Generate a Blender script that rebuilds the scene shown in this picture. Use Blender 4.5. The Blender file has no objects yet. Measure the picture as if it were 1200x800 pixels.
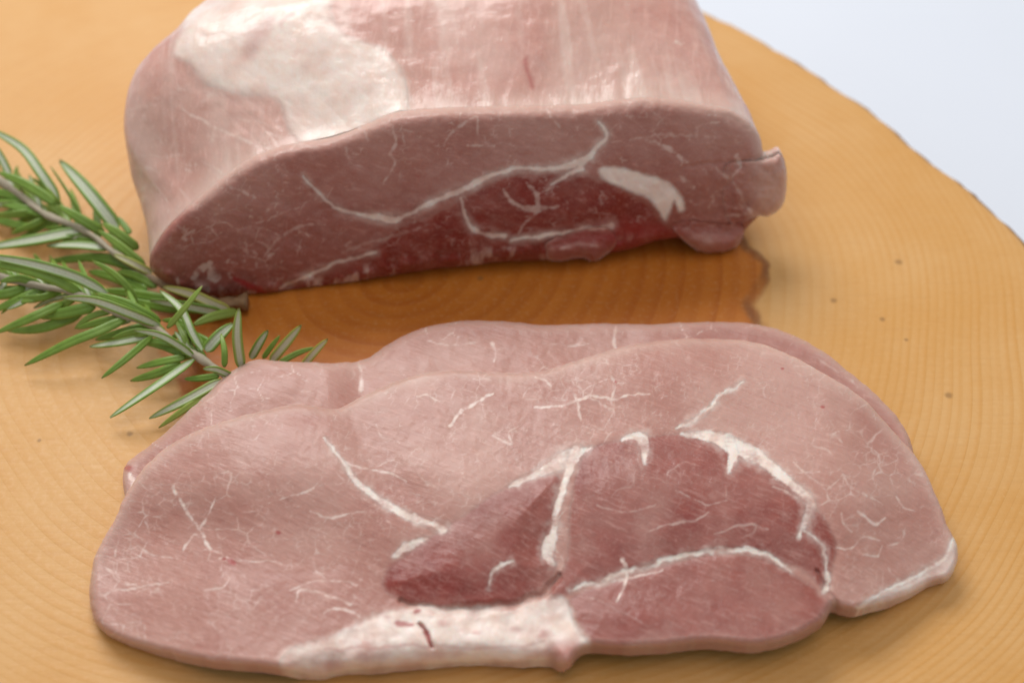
import bpy, math, random
import numpy as np

random.seed(7)
rng = np.random.default_rng(7)
scene = bpy.context.scene
col = scene.collection

# ------------------------------------------------------------------ camera
PITCH = math.radians(47.0)      # downward tilt
FPX = 1600.0                    # focal length for a 1200 px wide picture
CAM_H = 0.2306                  # camera height above the board, metres
SP, CP = math.sin(PITCH), math.cos(PITCH)
cam_d = bpy.data.cameras.new('camera')
cam_d.sensor_width = 36.0
cam_d.lens = 36.0 * FPX / 1200.0
cam_d.clip_start = 0.01
cam_d.clip_end = 50.0
cam_d.dof.use_dof = True
cam_d.dof.focus_distance = 0.286
cam_d.dof.aperture_fstop = 9.0
cam = bpy.data.objects.new('camera', cam_d)
cam.location = (0, 0, CAM_H)
cam.rotation_euler = (math.pi / 2 - PITCH, 0, 0)
col.objects.link(cam)
scene.camera = cam

# ------------------------------------------------------------------ light
world = bpy.data.worlds.new('World')
scene.world = world
world.use_nodes = True
wb = world.node_tree.nodes['Background']
wb.inputs[0].default_value = (0.99, 0.985, 0.97, 1)
wb.inputs[1].default_value = 0.42

def area_light(name, loc, target, size, power, colour):
    d = bpy.data.lights.new(name, 'AREA')
    d.shape = 'RECTANGLE'
    d.size, d.size_y = size
    d.energy = power
    d.color = colour
    o = bpy.data.objects.new(name, d)
    o.location = loc
    v = np.array(target) - np.array(loc)
    import mathutils
    o.rotation_euler = mathutils.Vector(v).to_track_quat('-Z', 'Y').to_euler()
    col.objects.link(o)

area_light('window_light', (-0.24, 0.80, 0.72), (0.0, 0.22, 0.02), (0.62, 0.42), 7.4, (1.0, 0.985, 0.97))
area_light('overhead_fill', (0.10, 0.10, 1.15), (0.0, 0.2, 0.0), (0.7, 0.7), 2.6, (1.0, 0.985, 0.96))  # unseen fill lamp, added overhead

scene.view_settings.view_transform = 'Standard'
scene.view_settings.look = 'None'
scene.view_settings.exposure = 0.0
scene.view_settings.gamma = 1.0
scene.view_settings.use_curve_mapping = False
scene.cycles.use_denoising = True
scene.cycles.max_bounces = 8

# ------------------------------------------------------------------ helpers
def P(px, py, z):
    """point at height z seen in the direction of picture position (px, py)"""
    px = np.asarray(px, float); py = np.asarray(py, float); z = np.asarray(z, float)
    u = (px - 600.0) / FPX; v = (py - 400.0) / FPX
    t = (CAM_H - z) / (SP + v * CP)
    return np.stack([t * u, t * (CP - v * SP), z + 0 * t], -1)

def proj(p):
    x, y, z = p[..., 0], p[..., 1], p[..., 2] - CAM_H
    dep = y * CP - z * SP
    dn = -y * SP - z * CP
    return 600 + FPX * x / dep, 400 + FPX * dn / dep

def sstep(a, b, x):
    t = np.clip((x - a) / (b - a), 0, 1)
    return t * t * (3 - 2 * t)

def _hash(i, j, k):
    n = (i * 374761393 + j * 668265263 + k * 1442695041) & 0xffffffff
    n = ((n ^ (n >> 13)) * 1274126177) & 0xffffffff
    n = ((n ^ (n >> 16)) * 2246822519) & 0xffffffff
    return ((n ^ (n >> 15)) & 0xffff) / 65535.0

def vnoise(x, y, seed=0):
    xi = np.floor(x).astype(np.int64); yi = np.floor(y).astype(np.int64)
    fx = x - xi; fy = y - yi
    fx = fx * fx * fx * (fx * (fx * 6 - 15) + 10); fy = fy * fy * fy * (fy * (fy * 6 - 15) + 10)
    a = _hash(xi, yi, seed); b = _hash(xi + 1, yi, seed)
    c = _hash(xi, yi + 1, seed); d = _hash(xi + 1, yi + 1, seed)
    return ((a * (1 - fx) + b * fx) * (1 - fy) + (c * (1 - fx) + d * fx) * fy) * 2 - 1

def fbm(x, y, scale, octv=4, seed=0):
    x = x / scale; y = y / scale
    out = 0; amp = 0.55
    for o in range(octv):
        out = out + amp * vnoise(x + 17.3 * o, y - 9.1 * o, seed + o)
        x, y = x * 1.6 + y * 1.2, y * 1.6 - x * 1.2
        amp *= 0.5
    return out

def cells(x, y, scale, seed=0):
    """distance between nearest and second nearest feature point: small on cell borders"""
    gx = x / scale; gy = y / scale
    xi = np.floor(gx).astype(np.int64); yi = np.floor(gy).astype(np.int64)
    f1 = np.full(x.shape, 9.0); f2 = np.full(x.shape, 9.0)
    for a in (-1, 0, 1):
        for b in (-1, 0, 1):
            cx = xi + a + 0.1 + 0.8 * _hash(xi + a, yi + b, seed); cy = yi + b + 0.1 + 0.8 * _hash(xi + a, yi + b, seed + 97)
            d = np.hypot(gx - cx, gy - cy)
            n1 = np.minimum(f1, d); f2 = np.minimum(f2, np.maximum(f1, d)); f1 = n1
    return (f2 - f1) * scale

def connective(x, y, scale, seed, width=1.1, gate=0.08):
    """broken web of fine tissue lines between bundles of muscle"""
    wx = x + 0.22 * scale * fbm(x, y, scale * 0.9, 3, seed + 1); wy = y + 0.22 * scale * fbm(x, y, scale * 0.9, 3, seed + 2)
    c = cells(wx, wy * 1.35, scale, seed)
    g = fbm(x, y, scale * 1.5, 3, seed + 5); h = fbm(x, y, 5, 2, seed + 8)
    return (1 - sstep(0, width * (1 + 0.8 * h).clip(0.2, 2), c)) * sstep(gate, gate + 0.30, g) * np.clip(0.75 + 0.9 * h, 0.1, 1)

def spline(pts, closed=False, n=8):
    p = np.array(pts, float); m = len(p); out = []
    rngk = range(m) if closed else range(m - 1)
    for i in rngk:
        if closed:
            p0, p1, p2, p3 = p[i - 1], p[i], p[(i + 1) % m], p[(i + 2) % m]
        else:
            p0, p1, p2, p3 = p[max(i - 1, 0)], p[i], p[i + 1], p[min(i + 2, m - 1)]
        for k in range(n):
            t = k / n
            out.append(0.5 * ((2 * p1) + (p2 - p0) * t + (2 * p0 - 5 * p1 + 4 * p2 - p3) * t * t + (3 * p1 - p0 - 3 * p2 + p3) * t ** 3))
    if not closed:
        out.append(p[-1])
    return np.array(out)

def nearest(x, y, poly, closed=True, widths=None):
    """distance to, nearest point on (and width at) a polyline"""
    best = np.full(x.shape, 1e18); nx = np.zeros_like(x); ny = np.zeros_like(x); w = np.zeros_like(x)
    m = len(poly)
    for i in range(m if closed else m - 1):
        a = poly[i]; j = (i + 1) % m; b = poly[j]
        dx, dy = b - a; L = dx * dx + dy * dy + 1e-12
        t = np.clip(((x - a[0]) * dx + (y - a[1]) * dy) / L, 0, 1)
        qx = a[0] + t * dx; qy = a[1] + t * dy
        d = (x - qx) ** 2 + (y - qy) ** 2
        k = d < best
        best = np.where(k, d, best); nx = np.where(k, qx, nx); ny = np.where(k, qy, ny)
        if widths is not None:
            w = np.where(k, widths[i] + t * (widths[j] - widths[i]), w)
    return np.sqrt(best), nx, ny, w

def inside(x, y, poly):
    c = np.zeros(x.shape, bool)
    m = len(poly)
    for i in range(m):
        x1, y1 = poly[i - 1]; x2, y2 = poly[i]
        if y1 == y2:
            continue
        c ^= ((y1 > y) != (y2 > y)) & (x < (x2 - x1) * (y - y1) / (y2 - y1) + x1)
    return c

def sdf(x, y, poly):
    d = nearest(x, y, poly)[0]
    return np.where(inside(x, y, poly), d, -d)

def sdf_box(x, y, poly, pad):
    """signed distance, exact near the polygon's box, -pad elsewhere"""
    out = np.full(x.shape, -float(pad))
    m = (x > poly[:, 0].min() - pad) & (x < poly[:, 0].max() + pad) & (y > poly[:, 1].min() - pad) & (y < poly[:, 1].max() + pad)
    if m.any():
        out[m] = sdf(x[m], y[m], poly)
    return out

def line_mask(x, y, pts, widths, soft=0.8, smooth=6, nz=None):
    """1 on a tapering line, 0 away from it; also the plain tube membership"""
    w0 = np.interp(np.linspace(0, len(pts) - 1, (len(pts) - 1) * smooth + 1), np.linspace(0, len(pts) - 1, len(widths)), widths)
    poly = spline(pts, False, smooth)
    pad = max(widths) + 6
    out = np.zeros(x.shape)
    m = (x > poly[:, 0].min() - pad) & (x < poly[:, 0].max() + pad) & (y > poly[:, 1].min() - pad) & (y < poly[:, 1].max() + pad)
    if m.any():
        d, _, _, w = nearest(x[m], y[m], poly, False, w0)
        if nz is not None:
            w = w * np.clip(1 + 0.9 * nz[m], 0.15, 2)
        out[m] = 1 - sstep(np.maximum(w * 0.5 - soft, 0), w * 0.5 + soft, d)
    return out

# ------------------------------------------------------------------ mesh building
def mesh_np(name, verts, quads, attrs=None, normals=None, mat=None, parent=None, extra=None, smooth=True):
    """verts (n,3), quads (m,4) and optional list of n-gons"""
    me = bpy.data.meshes.new(name)
    extra = extra or []
    nq = len(quads); ne = sum(len(e) for e in extra)
    me.vertices.add(len(verts))
    me.vertices.foreach_set('co', np.asarray(verts, np.float32).ravel())
    me.loops.add(nq * 4 + ne)
    li = np.concatenate([np.asarray(quads, np.int32).ravel()] + [np.asarray(e, np.int32) for e in extra]) if extra else np.asarray(quads, np.int32).ravel()
    me.loops.foreach_set('vertex_index', li)
    me.polygons.add(nq + len(extra))
    starts = list(range(0, nq * 4, 4)); s = nq * 4
    for e in extra:
        starts.append(s); s += len(e)
    me.polygons.foreach_set('loop_start', np.array(starts, np.int32))
    me.polygons.foreach_set('use_smooth', np.full(nq + len(extra), smooth))
    me.update(calc_edges=True)
    me.validate()
    for k, v in (attrs or {}).items():
        a = me.attributes.new(k, 'FLOAT', 'POINT')
        a.data.foreach_set('value', np.asarray(v, np.float32))
    if normals is not None:
        me.normals_split_custom_set_from_vertices([tuple(n) for n in normals])
    if mat:
        me.materials.append(mat)
    o = bpy.data.objects.new(name, me)
    col.objects.link(o)
    if parent is not None:
        o.parent = parent
    return o

def vert_normals(v, q):
    a = v[q[:, 2]] - v[q[:, 0]]; b = v[q[:, 3]] - v[q[:, 1]]
    fn = np.cross(a, b)
    n = np.zeros_like(v)
    for k in range(4):
        np.add.at(n, q[:, k], fn)
    return n / (np.linalg.norm(n, axis=1, keepdims=True) + 1e-20)

def px_grid(poly, h):
    """grid cells inside a traced outline, border vertices snapped to it"""
    x0, y0 = poly.min(0) - 2 * h; x1, y1 = poly.max(0) + 2 * h
    gx = np.arange(x0, x1 + h, h); gy = np.arange(y0, y1 + h, h)
    # coarse signed distance, bilinear, exact near the outline
    X, Y = np.meshgrid(gx, gy)
    c = 5 * h
    cx = np.arange(x0, x1 + 2 * c, c); cy = np.arange(y0, y1 + 2 * c, c)
    CX, CY = np.meshgrid(cx, cy)
    S = sdf(CX.ravel(), CY.ravel(), poly).reshape(CX.shape)
    fx = (X - x0) / c; fy = (Y - y0) / c
    ix = np.minimum(fx.astype(int), len(cx) - 2); iy = np.minimum(fy.astype(int), len(cy) - 2)
    fx -= ix; fy -= iy
    D = (S[iy, ix] * (1 - fx) + S[iy, ix + 1] * fx) * (1 - fy) + (S[iy + 1, ix] * (1 - fx) + S[iy + 1, ix + 1] * fx) * fy
    near = np.abs(D) < c * 1.2
    d, nx, ny, _ = nearest(X[near], Y[near], poly)
    ins = inside(X[near], Y[near], poly)
    D[near] = np.where(ins, d, -d)
    NX = X.copy(); NY = Y.copy(); NX[near] = nx; NY[near] = ny
    ok = D > -0.6 * h
    cell = ok[:-1, :-1] & ok[1:, :-1] & ok[:-1, 1:] & ok[1:, 1:]
    idx = np.arange(X.size).reshape(X.shape)
    q = np.stack([idx[1:, :-1][cell], idx[1:, 1:][cell], idx[:-1, 1:][cell], idx[:-1, :-1][cell]], 1)
    used = np.unique(q)
    rem = np.full(X.size, -1); rem[used] = np.arange(len(used))
    q = rem[q]
    x = X.ravel()[used].copy(); y = Y.ravel()[used].copy(); dd = D.ravel()[used].copy()
    # border = vertices on an edge used once
    e = np.concatenate([q[:, [0, 1]], q[:, [1, 2]], q[:, [2, 3]], q[:, [3, 0]]])
    es = np.sort(e, 1); key = es[:, 0].astype(np.int64) * (len(used) + 1) + es[:, 1]
    uk, inv, cnt = np.unique(key, return_inverse=True, return_counts=True)
    be = e[cnt[inv] == 1]
    b = np.unique(be)
    x[b] = NX.ravel()[used][b]; y[b] = NY.ravel()[used][b]; dd[b] = 0
    return x, y, np.maximum(dd, 0), q, be

def loops_from(be):
    nxt = {}
    for a, b in be:
        nxt.setdefault(int(a), []).append(int(b))
    loops = []
    while nxt:
        s = next(iter(nxt)); cur = s; lp = []
        while cur in nxt:
            lp.append(cur)
            l = nxt[cur]; n = l.pop()
            if not l:
                del nxt[cur]
            cur = n
            if cur == s:
                break
        loops.append(lp)
    return max(loops, key=len)

def split_parts(parent, v, q, attrs, labels, mat, normals, extra_quads=None, extra_ngons=None, base='lean_meat'):
    """labels: per-face int; names: dict int -> (name). Every label becomes its own mesh, borders shared."""
    lab_names, fl = labels
    out = {}
    for k, nm in lab_names.items():
        fq = q[fl == k]
        if len(fq) == 0:
            continue
        ex = []
        if k == 0:
            if extra_quads is not None:
                fq = np.concatenate([fq, extra_quads])
            ex = extra_ngons or []
        used = np.unique(np.concatenate([fq.ravel()] + [np.asarray(e) for e in ex]))
        rem = np.full(len(v), -1); rem[used] = np.arange(len(used))
        o = mesh_np(nm, v[used], rem[fq], {a: b[used] for a, b in attrs.items()}, normals[used], mat, parent, [rem[np.asarray(e)] for e in ex])
        out[k] = o
    return out

def empty(name, loc, label=None, cat=None, group=None):
    o = bpy.data.objects.new(name, None)
    o.empty_display_size = 0.02
    col.objects.link(o)
    o.location = loc
    if label: o['label'] = label
    if cat: o['category'] = cat
    if group: o['group'] = group
    return o

def keep_world(o):
    """parts are modelled in world space: undo the parent's offset"""
    o.matrix_parent_inverse = o.parent.matrix_basis.inverted()

# ------------------------------------------------------------------ materials
class NT:
    def __init__(self, name):
        self.m = bpy.data.materials.new(name)
        self.m.use_nodes = True
        self.t = self.m.node_tree
        self.b = self.t.nodes['Principled BSDF']
    def n(self, typ, **kw):
        nd = self.t.nodes.new(typ)
        for k, v in kw.items():
            setattr(nd, k, v)
        return nd
    def link(self, a, b):
        self.t.links.new(a, b)
    def val(self, x, sock):
        if hasattr(x, 'is_output'):
            self.link(x, sock)
        else:
            sock.default_value = x
    def math(self, op, a, b=0.0, c=0.0, clamp=False):
        nd = self.n('ShaderNodeMath', operation=op, use_clamp=clamp)
        self.val(a, nd.inputs[0]); self.val(b, nd.inputs[1]); self.val(c, nd.inputs[2])
        return nd.outputs[0]
    def mix(self, f, a, b, mode='MIX'):
        nd = self.n('ShaderNodeMix', data_type='RGBA', blend_type=mode)
        self.val(f, nd.inputs[0])
        for x, s in ((a, nd.inputs[6]), (b, nd.inputs[7])):
            if hasattr(x, 'is_output'): self.link(x, s)
            else: s.default_value = (*x, 1) if len(x) == 3 else x
        return nd.outputs[2]
    def attr(self, name):
        return self.n('ShaderNodeAttribute', attribute_name=name).outputs['Fac']
    def obj(self):
        return self.n('ShaderNodeTexCoord').outputs['Object']
    def noise(self, vec, scale, detail=4.0, rough=0.5, dist=0.0):
        nd = self.n('ShaderNodeTexNoise')
        if vec is not None: self.link(vec, nd.inputs['Vector'])
        nd.inputs['Scale'].default_value = scale; nd.inputs['Detail'].default_value = detail
        nd.inputs['Roughness'].default_value = rough; nd.inputs['Distortion'].default_value = dist
        return nd.outputs['Fac']
    def mapping(self, vec, scale=(1, 1, 1), rot=(0, 0, 0), loc=(0, 0, 0)):
        nd = self.n('ShaderNodeMapping')
        self.link(vec, nd.inputs[0])
        nd.inputs['Location'].default_value = loc; nd.inputs['Rotation'].default_value = rot; nd.inputs['Scale'].default_value = scale
        return nd.outputs[0]
    def ramp(self, f, a, b, c=0.0, d=1.0, smooth=True):
        nd = self.n('ShaderNodeMapRange')
        if smooth: nd.interpolation_type = 'SMOOTHSTEP'
        self.val(f, nd.inputs[0]); nd.inputs[1].default_value = a; nd.inputs[2].default_value = b
        nd.inputs[3].default_value = c; nd.inputs[4].default_value = d
        return nd.outputs[0]
    def bump(self, h, strength, dist, prev=None):
        nd = self.n('ShaderNodeBump')
        nd.inputs['Strength'].default_value = strength; nd.inputs['Distance'].default_value = dist
        self.link(h, nd.inputs['Height'])
        if prev is not None: self.link(prev, nd.inputs['Normal'])
        return nd.outputs[0]

def meat_material(name, fibre_rot, lean, dark, fat, rough=0.42, streak_scale=(260, 1500, 700), coat=0.18):
    k = NT(name)
    o = k.obj()
    A = {n: k.attr(n) for n in ('fat', 'dark', 'blood', 'pale')}
    big = k.noise(o, 45, 3, 0.5)
    mid = k.noise(o, 260, 4, 0.6)
    fine = k.noise(o, 1700, 3, 0.6)
    st = k.noise(k.mapping(o, (1, 1, 1), fibre_rot), 1.0, 3, 0.6)
    stv = k.noise(k.mapping(k.mapping(o, (1, 1, 1), fibre_rot), streak_scale), 1.0, 3, 0.55)
    c = k.mix(k.ramp(big, 0.35, 0.68), lean, tuple(x * y for x, y in zip(lean, (0.82, 0.68, 0.65))))
    dk = k.mix(k.ramp(mid, 0.3, 0.7), dark, tuple(x * y for x, y in zip(dark, (0.78, 0.62, 0.62))))
    c = k.mix(A['dark'], c, dk)
    c = k.mix(k.math('MULTIPLY', k.ramp(stv, 0.5, 0.78), 0.22), c, tuple(min(1, x * 1.25 + 0.08) for x in lean))
    c = k.mix(k.math('MULTIPLY', k.ramp(stv, 0.45, 0.2), 0.25), c, tuple(x * y for x, y in zip(dark, (1.1, 1.1, 1.1))))
    c = k.mix(k.math('MULTIPLY', k.ramp(mid, 0.55, 0.8), 0.25), c, tuple(min(1, x * 1.15 + 0.05) for x in lean))
    c = k.mix(k.math('MULTIPLY', k.ramp(fine, 0.5, 0.8), 0.15), c, tuple(min(1, x * 1.3 + 0.08) for x in lean))
    c = k.mix(A['pale'], c, (0.62, 0.44, 0.37))
    f2 = k.mix(k.ramp(mid, 0.35, 0.7), fat, tuple(x * y for x, y in zip(fat, (0.95, 0.86, 0.82))))
    c = k.mix(A['fat'], c, f2)
    c = k.mix(A['blood'], c, (0.36, 0.035, 0.035))
    k.link(c, k.b.inputs['Base Color'])
    r = k.math('ADD', k.ramp(mid, 0.3, 0.7, rough - 0.06, rough + 0.10), 0.0)
    k.link(r, k.b.inputs['Roughness'])
    k.b.inputs['Specular IOR Level'].default_value = 0.27
    k.b.inputs['Subsurface Weight'].default_value = 0.5
    k.b.inputs['Subsurface Radius'].default_value = (1.0, 0.42, 0.30)
    k.b.inputs['Subsurface Scale'].default_value = 0.0016
    k.b.inputs['Coat Weight'].default_value = coat
    k.b.inputs['Coat Roughness'].default_value = 0.07
    k.b.inputs['Coat IOR'].default_value = 1.38
    b1 = k.bump(stv, 0.35, 0.00025)
    b2 = k.bump(mid, 0.22, 0.0004, b1)
    b3 = k.bump(fine, 0.30, 0.00012, b2)
    k.link(b3, k.b.inputs['Normal'])
    # a wet film that pools a little: finer ripples than the meat below
    wet = k.noise(o, 420, 2, 0.5)
    k.link(k.bump(wet, 0.45 if coat < 0.35 else 0.6, 0.0005, b2), k.b.inputs['Coat Normal'])
    return k.m

LEAN = (0.54, 0.318, 0.268)
DARK = (0.262, 0.043, 0.031)
FAT = (0.87, 0.765, 0.70)
M_slice = meat_material('pork_slice_meat', (0, 0, math.radians(25)), LEAN, DARK, FAT)
M_joint = meat_material('pork_joint_meat', (0, math.radians(-12), math.radians(4)), LEAN, DARK, FAT)
M_skin = meat_material('pork_joint_membrane', (0, 0, math.radians(5)), (0.68, 0.46, 0.395), (0.60, 0.30, 0.25), (0.83, 0.715, 0.645), 0.36, (900, 60, 500), 0.38)

def table_material():
    k = NT('white_paper')
    n = k.noise(k.obj(), 30, 3)
    k.link(k.mix(n, (0.67, 0.71, 0.79), (0.69, 0.73, 0.81)), k.b.inputs['Base Color'])
    k.b.inputs['Roughness'].default_value = 0.7
    return k.m

RC = P(475, 322, 0)            # pith of the log

def wood_material():
    k = NT('end_grain_wood')
    o = k.obj()
    sh = k.mapping(o, loc=(-RC[0], -RC[1], 0))
    warp = k.n('ShaderNodeTexNoise'); k.link(sh, warp.inputs['Vector'])
    warp.inputs['Scale'].default_value = 11; warp.inputs['Detail'].default_value = 1
    wv = k.n('ShaderNodeVectorMath', operation='MULTIPLY_ADD')
    k.link(warp.outputs['Color'], wv.inputs[0]); wv.inputs[1].default_value = (0.022, 0.022, 0); 
    k.link(sh, wv.inputs[2])
    sep = k.n('ShaderNodeSeparateXYZ'); k.link(wv.outputs[0], sep.inputs[0])
    x = k.math('SUBTRACT', sep.outputs[0], 0.011); y = k.math('SUBTRACT', sep.outputs[1], 0.011)
    y = k.math('MULTIPLY', y, 1.12)
    r = k.math('SQRT', k.math('ADD', k.math('MULTIPLY', x, x), k.math('MULTIPLY', y, y)))
    # rings: about 5 mm apart near the pith, 2 mm outside
    ro = k.math('MAXIMUM', k.math('SUBTRACT', r, 0.065), 0.0)
    ph = k.math('ADD', k.math('MULTIPLY', r, 190.0), k.math('MULTIPLY', k.math('MULTIPLY', ro, ro), 2000.0))
    cyc = k.noise(None, 0.9, 2)
    nd = cyc.node; nd.noise_dimensions = '1D'; k.link(ph, nd.inputs['W'])
    fr = k.math('FRACT', ph)
    late = k.math('MULTIPLY', k.ramp(fr, 0.25, 0.82), k.ramp(fr, 1.0, 0.90))
    amp = k.ramp(cyc, 0.3, 0.7, 0.45, 1.0)
    patch = k.ramp(k.noise(sh, 22, 2), 0.3, 0.65, 0.35, 1.0)
    late = k.math('MULTIPLY', k.math('MULTIPLY', late, amp), patch)
    # heartwood with a wandering border
    sp2 = k.n('ShaderNodeSeparateXYZ'); k.link(sh, sp2.inputs[0])
    hx = k.math('SUBTRACT', sp2.outputs[0], 0.014); hy = k.math('MULTIPLY', k.math('ADD', sp2.outputs[1], 0.004), 1.25)
    hr = k.math('SQRT', k.math('ADD', k.math('MULTIPLY', hx, hx), k.math('MULTIPLY', hy, hy)))
    hn = k.noise(sh, 38, 3, 0.55)
    hr2 = k.math('ADD', hr, k.math('MULTIPLY', k.math('SUBTRACT', hn, 0.5), 0.026))
    heart = k.ramp(hr2, 0.0752, 0.0725)
    line = k.math('MULTIPLY', k.ramp(hr2, 0.0695, 0.0722), k.ramp(hr2, 0.0752, 0.0737))
    side = k.ramp(hx, 0.01, 0.05)
    line = k.math('MULTIPLY', k.math('MULTIPLY', line, side), k.ramp(k.noise(sh, 55, 2), 0.3, 0.55, 0.35, 1.0))
    blotch = k.noise(sh, 26, 4, 0.6)
    fine = k.noise(sh, 900, 4, 0.65)
    saw = k.noise(k.mapping(sh, (120, 900, 100), (0, 0, math.radians(-14))), 1.0, 3, 0.6)
    sap = k.mix(k.ramp(blotch, 0.3, 0.7), (0.65, 0.37, 0.140), (0.61, 0.315, 0.092))
    sap = k.mix(k.math('MULTIPLY', late, 0.58), sap, (0.57, 0.265, 0.055))
    hw = k.mix(k.ramp(blotch, 0.3, 0.7), (0.56, 0.185, 0.022), (0.46, 0.135, 0.012))
    hw = k.mix(k.math('MULTIPLY', late, 0.5), hw, (0.36, 0.080, 0.004))
    c = k.mix(heart, sap, hw)
    c = k.mix(k.math('MULTIPLY', line, 0.62), c, (0.13, 0.06, 0.028))
    c = k.mix(k.math('MULTIPLY', k.ramp(fine, 0.5, 0.75), 0.18), c, (0.74, 0.50, 0.25))
    c = k.mix(k.math('MULTIPLY', k.ramp(saw, 0.5, 0.28), 0.12), c, (0.44, 0.20, 0.06))
    # rays and pin knots
    for kx, ky, kr in ((1053, 307, 0.0011), (977, 352, 0.0009), (1034, 374, 0.0008), (1112, 463, 0.0010), (563, 326, 0.0009), (152, 508, 0.0008), (46, 516, 0.0006), (1062, 398, 0.0006)):
        kp = P(kx, ky, 0)
        dn = k.n('ShaderNodeVectorMath', operation='DISTANCE'); k.link(o, dn.inputs[0]); dn.inputs[1].default_value = tuple(kp)
        dd = k.math('ADD', dn.outputs['Value'], k.math('MULTIPLY', k.math('SUBTRACT', fine, 0.5), 0.0008))
        c = k.mix(k.math('MULTIPLY', k.ramp(dd, kr * 1.3, kr * 0.3), 0.62), c, (0.22, 0.11, 0.035))
    k.link(c, k.b.inputs['Base Color'])
    k.link(k.ramp(fine, 0.3, 0.7, 0.42, 0.58), k.b.inputs['Roughness'])
    k.b.inputs['Specular IOR Level'].default_value = 0.35
    b1 = k.bump(saw, 0.25, 0.0003)
    b2 = k.bump(late, 0.15, 0.0003, b1)
    k.link(k.bump(fine, 0.25, 0.00015, b2), k.b.inputs['Normal'])
    return k.m

def bark_material():
    k = NT('bark')
    n = k.noise(k.obj(), 160, 5, 0.65)
    k.link(k.mix(n, (0.38, 0.20, 0.075), (0.18, 0.085, 0.03)), k.b.inputs['Base Color'])
    k.b.inputs['Roughness'].default_value = 0.8
    k.link(k.bump(n, 0.8, 0.002), k.b.inputs['Normal'])
    return k.m

# ------------------------------------------------------------------ table and board
BT = 0.028
def make_table():
    v = [(-1.5, -1.2, -BT), (1.5, -1.2, -BT), (1.5, 2.4, -BT), (-1.5, 2.4, -BT)]
    o = mesh_np('tabletop', np.array(v), np.array([[0, 1, 2, 3]]), None, None, table_material(), None, None, False)
    o['kind'] = 'structure'
make_table()

def make_board():
    root = empty('wooden_board', (float(RC[0]), float(RC[1]), -BT), 'round slab of pale yellow wood with bark edge and dark heartwood under the meat', 'board')
    # measured radius (about the pith) per direction; the upper right edge is the one in view
    edge_px = [(838, 16), (870, 30), (905, 52), (940, 73), (1000, 112), (1045, 146), (1080, 178), (1120, 206), (1160, 240), (1200, 276)]
    E = P([e[0] for e in edge_px], [e[1] for e in edge_px], 0)[:, :2] - RC[:2]
    th = np.degrees(np.arctan2(E[:, 1], E[:, 0])); rr = np.hypot(E[:, 0], E[:, 1])
    ta = list(th) + [-25, -55, -90, -130, -165, 160, 135, 110, 85, 68]
    ra = list(rr) + [0.168, 0.185, 0.19, 0.195, 0.20, 0.205, 0.20, 0.182, 0.158, 0.144]
    ta = np.mod(np.array(ta), 360); od = np.argsort(ta); ta = ta[od]; ra = np.array(ra)[od]
    ta = np.concatenate([ta[-3:] - 360, ta, ta[:3] + 360]); ra = np.concatenate([ra[-3:], ra, ra[:3]])
    N = 1440
    an = np.arange(N) * 360.0 / N
    rad = np.interp(an, ta, ra)
    kern = np.hanning(25); kern /= kern.sum()
    rad = np.convolve(np.concatenate([rad[-12:], rad, rad[:12]]), kern, 'valid')
    ca, sa = np.cos(np.radians(an)), np.sin(np.radians(an))
    rad = rad + 0.0009 * fbm(ca * 10, sa * 10, 0.55, 4, 3) 
    def ring(dr, z, rough=0.0, seed=0):
        r = rad + dr + rough * fbm(ca * 10, sa * 10, 0.3, 4, seed)
        return np.stack([RC[0] + r * ca, RC[1] + r * sa, np.full(N, z) + 0], -1)
    wood = wood_material(); bark = bark_material()
    # top: concentric rings (polar grid)
    fr = [0.02, 0.2, 0.4, 0.6, 0.8, 0.95]
    rings = []
    for f in fr:
        rings.append(np.stack([RC[0] + rad * f * ca, RC[1] + rad * f * sa, np.zeros(N)], -1))
    rings += [ring(-0.0030, 0.0), ring(-0.0016, -0.0003), ring(-0.0008, -0.0012), ring(-0.0006, -0.006), ring(-0.0008, -BT + 0.0005)]
    def stitch(rs):
        v = np.concatenate(rs); q = []
        i = np.arange(N); j = (i + 1) % N
        for k in range(len(rs) - 1):
            a = k * N
            q.append(np.stack([a + i, a + N + i, a + N + j, a + j], 1))
        return v, np.concatenate(q)
    v, q = stitch(rings)
    o = mesh_np('wood_slab', v, q, None, None, wood, root, [list(range(N)), list(range(len(v) - 1, len(v) - N - 1, -1))])
    keep_world(o)
    bk = [ring(-0.0004, -0.0016, 0.0002, 5), ring(0.0003, -0.0018, 0.0004, 6), ring(0.0007, -0.004, 0.0007, 7), ring(0.0010, -0.012, 0.0012, 8), ring(0.0012, -0.022, 0.0014, 9), ring(-0.0002, -BT + 0.001, 0.0003, 10)]
    v, q = stitch(bk)
    keep_world(mesh_np('bark', v, q, None, None, bark, root))
make_board()

# ------------------------------------------------------------------ pork slices
def poly_mask(x, y, pts, soft, n=6):
    pl = spline(pts, True, n)
    return sstep(-soft, soft, sdf_box(x, y, pl, soft + 4))

def web(x, y, fat, lines, wob=2.0):
    nz = fbm(x, y, 6, 3, 501)
    for pts, w, s in lines:
        fat[:] = np.maximum(fat, s * line_mask(x, y, pts, np.array(w) * 1.05, 1.0, 6, nz) * np.clip(0.72 + 1.0 * nz, 0.08, 1))

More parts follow.
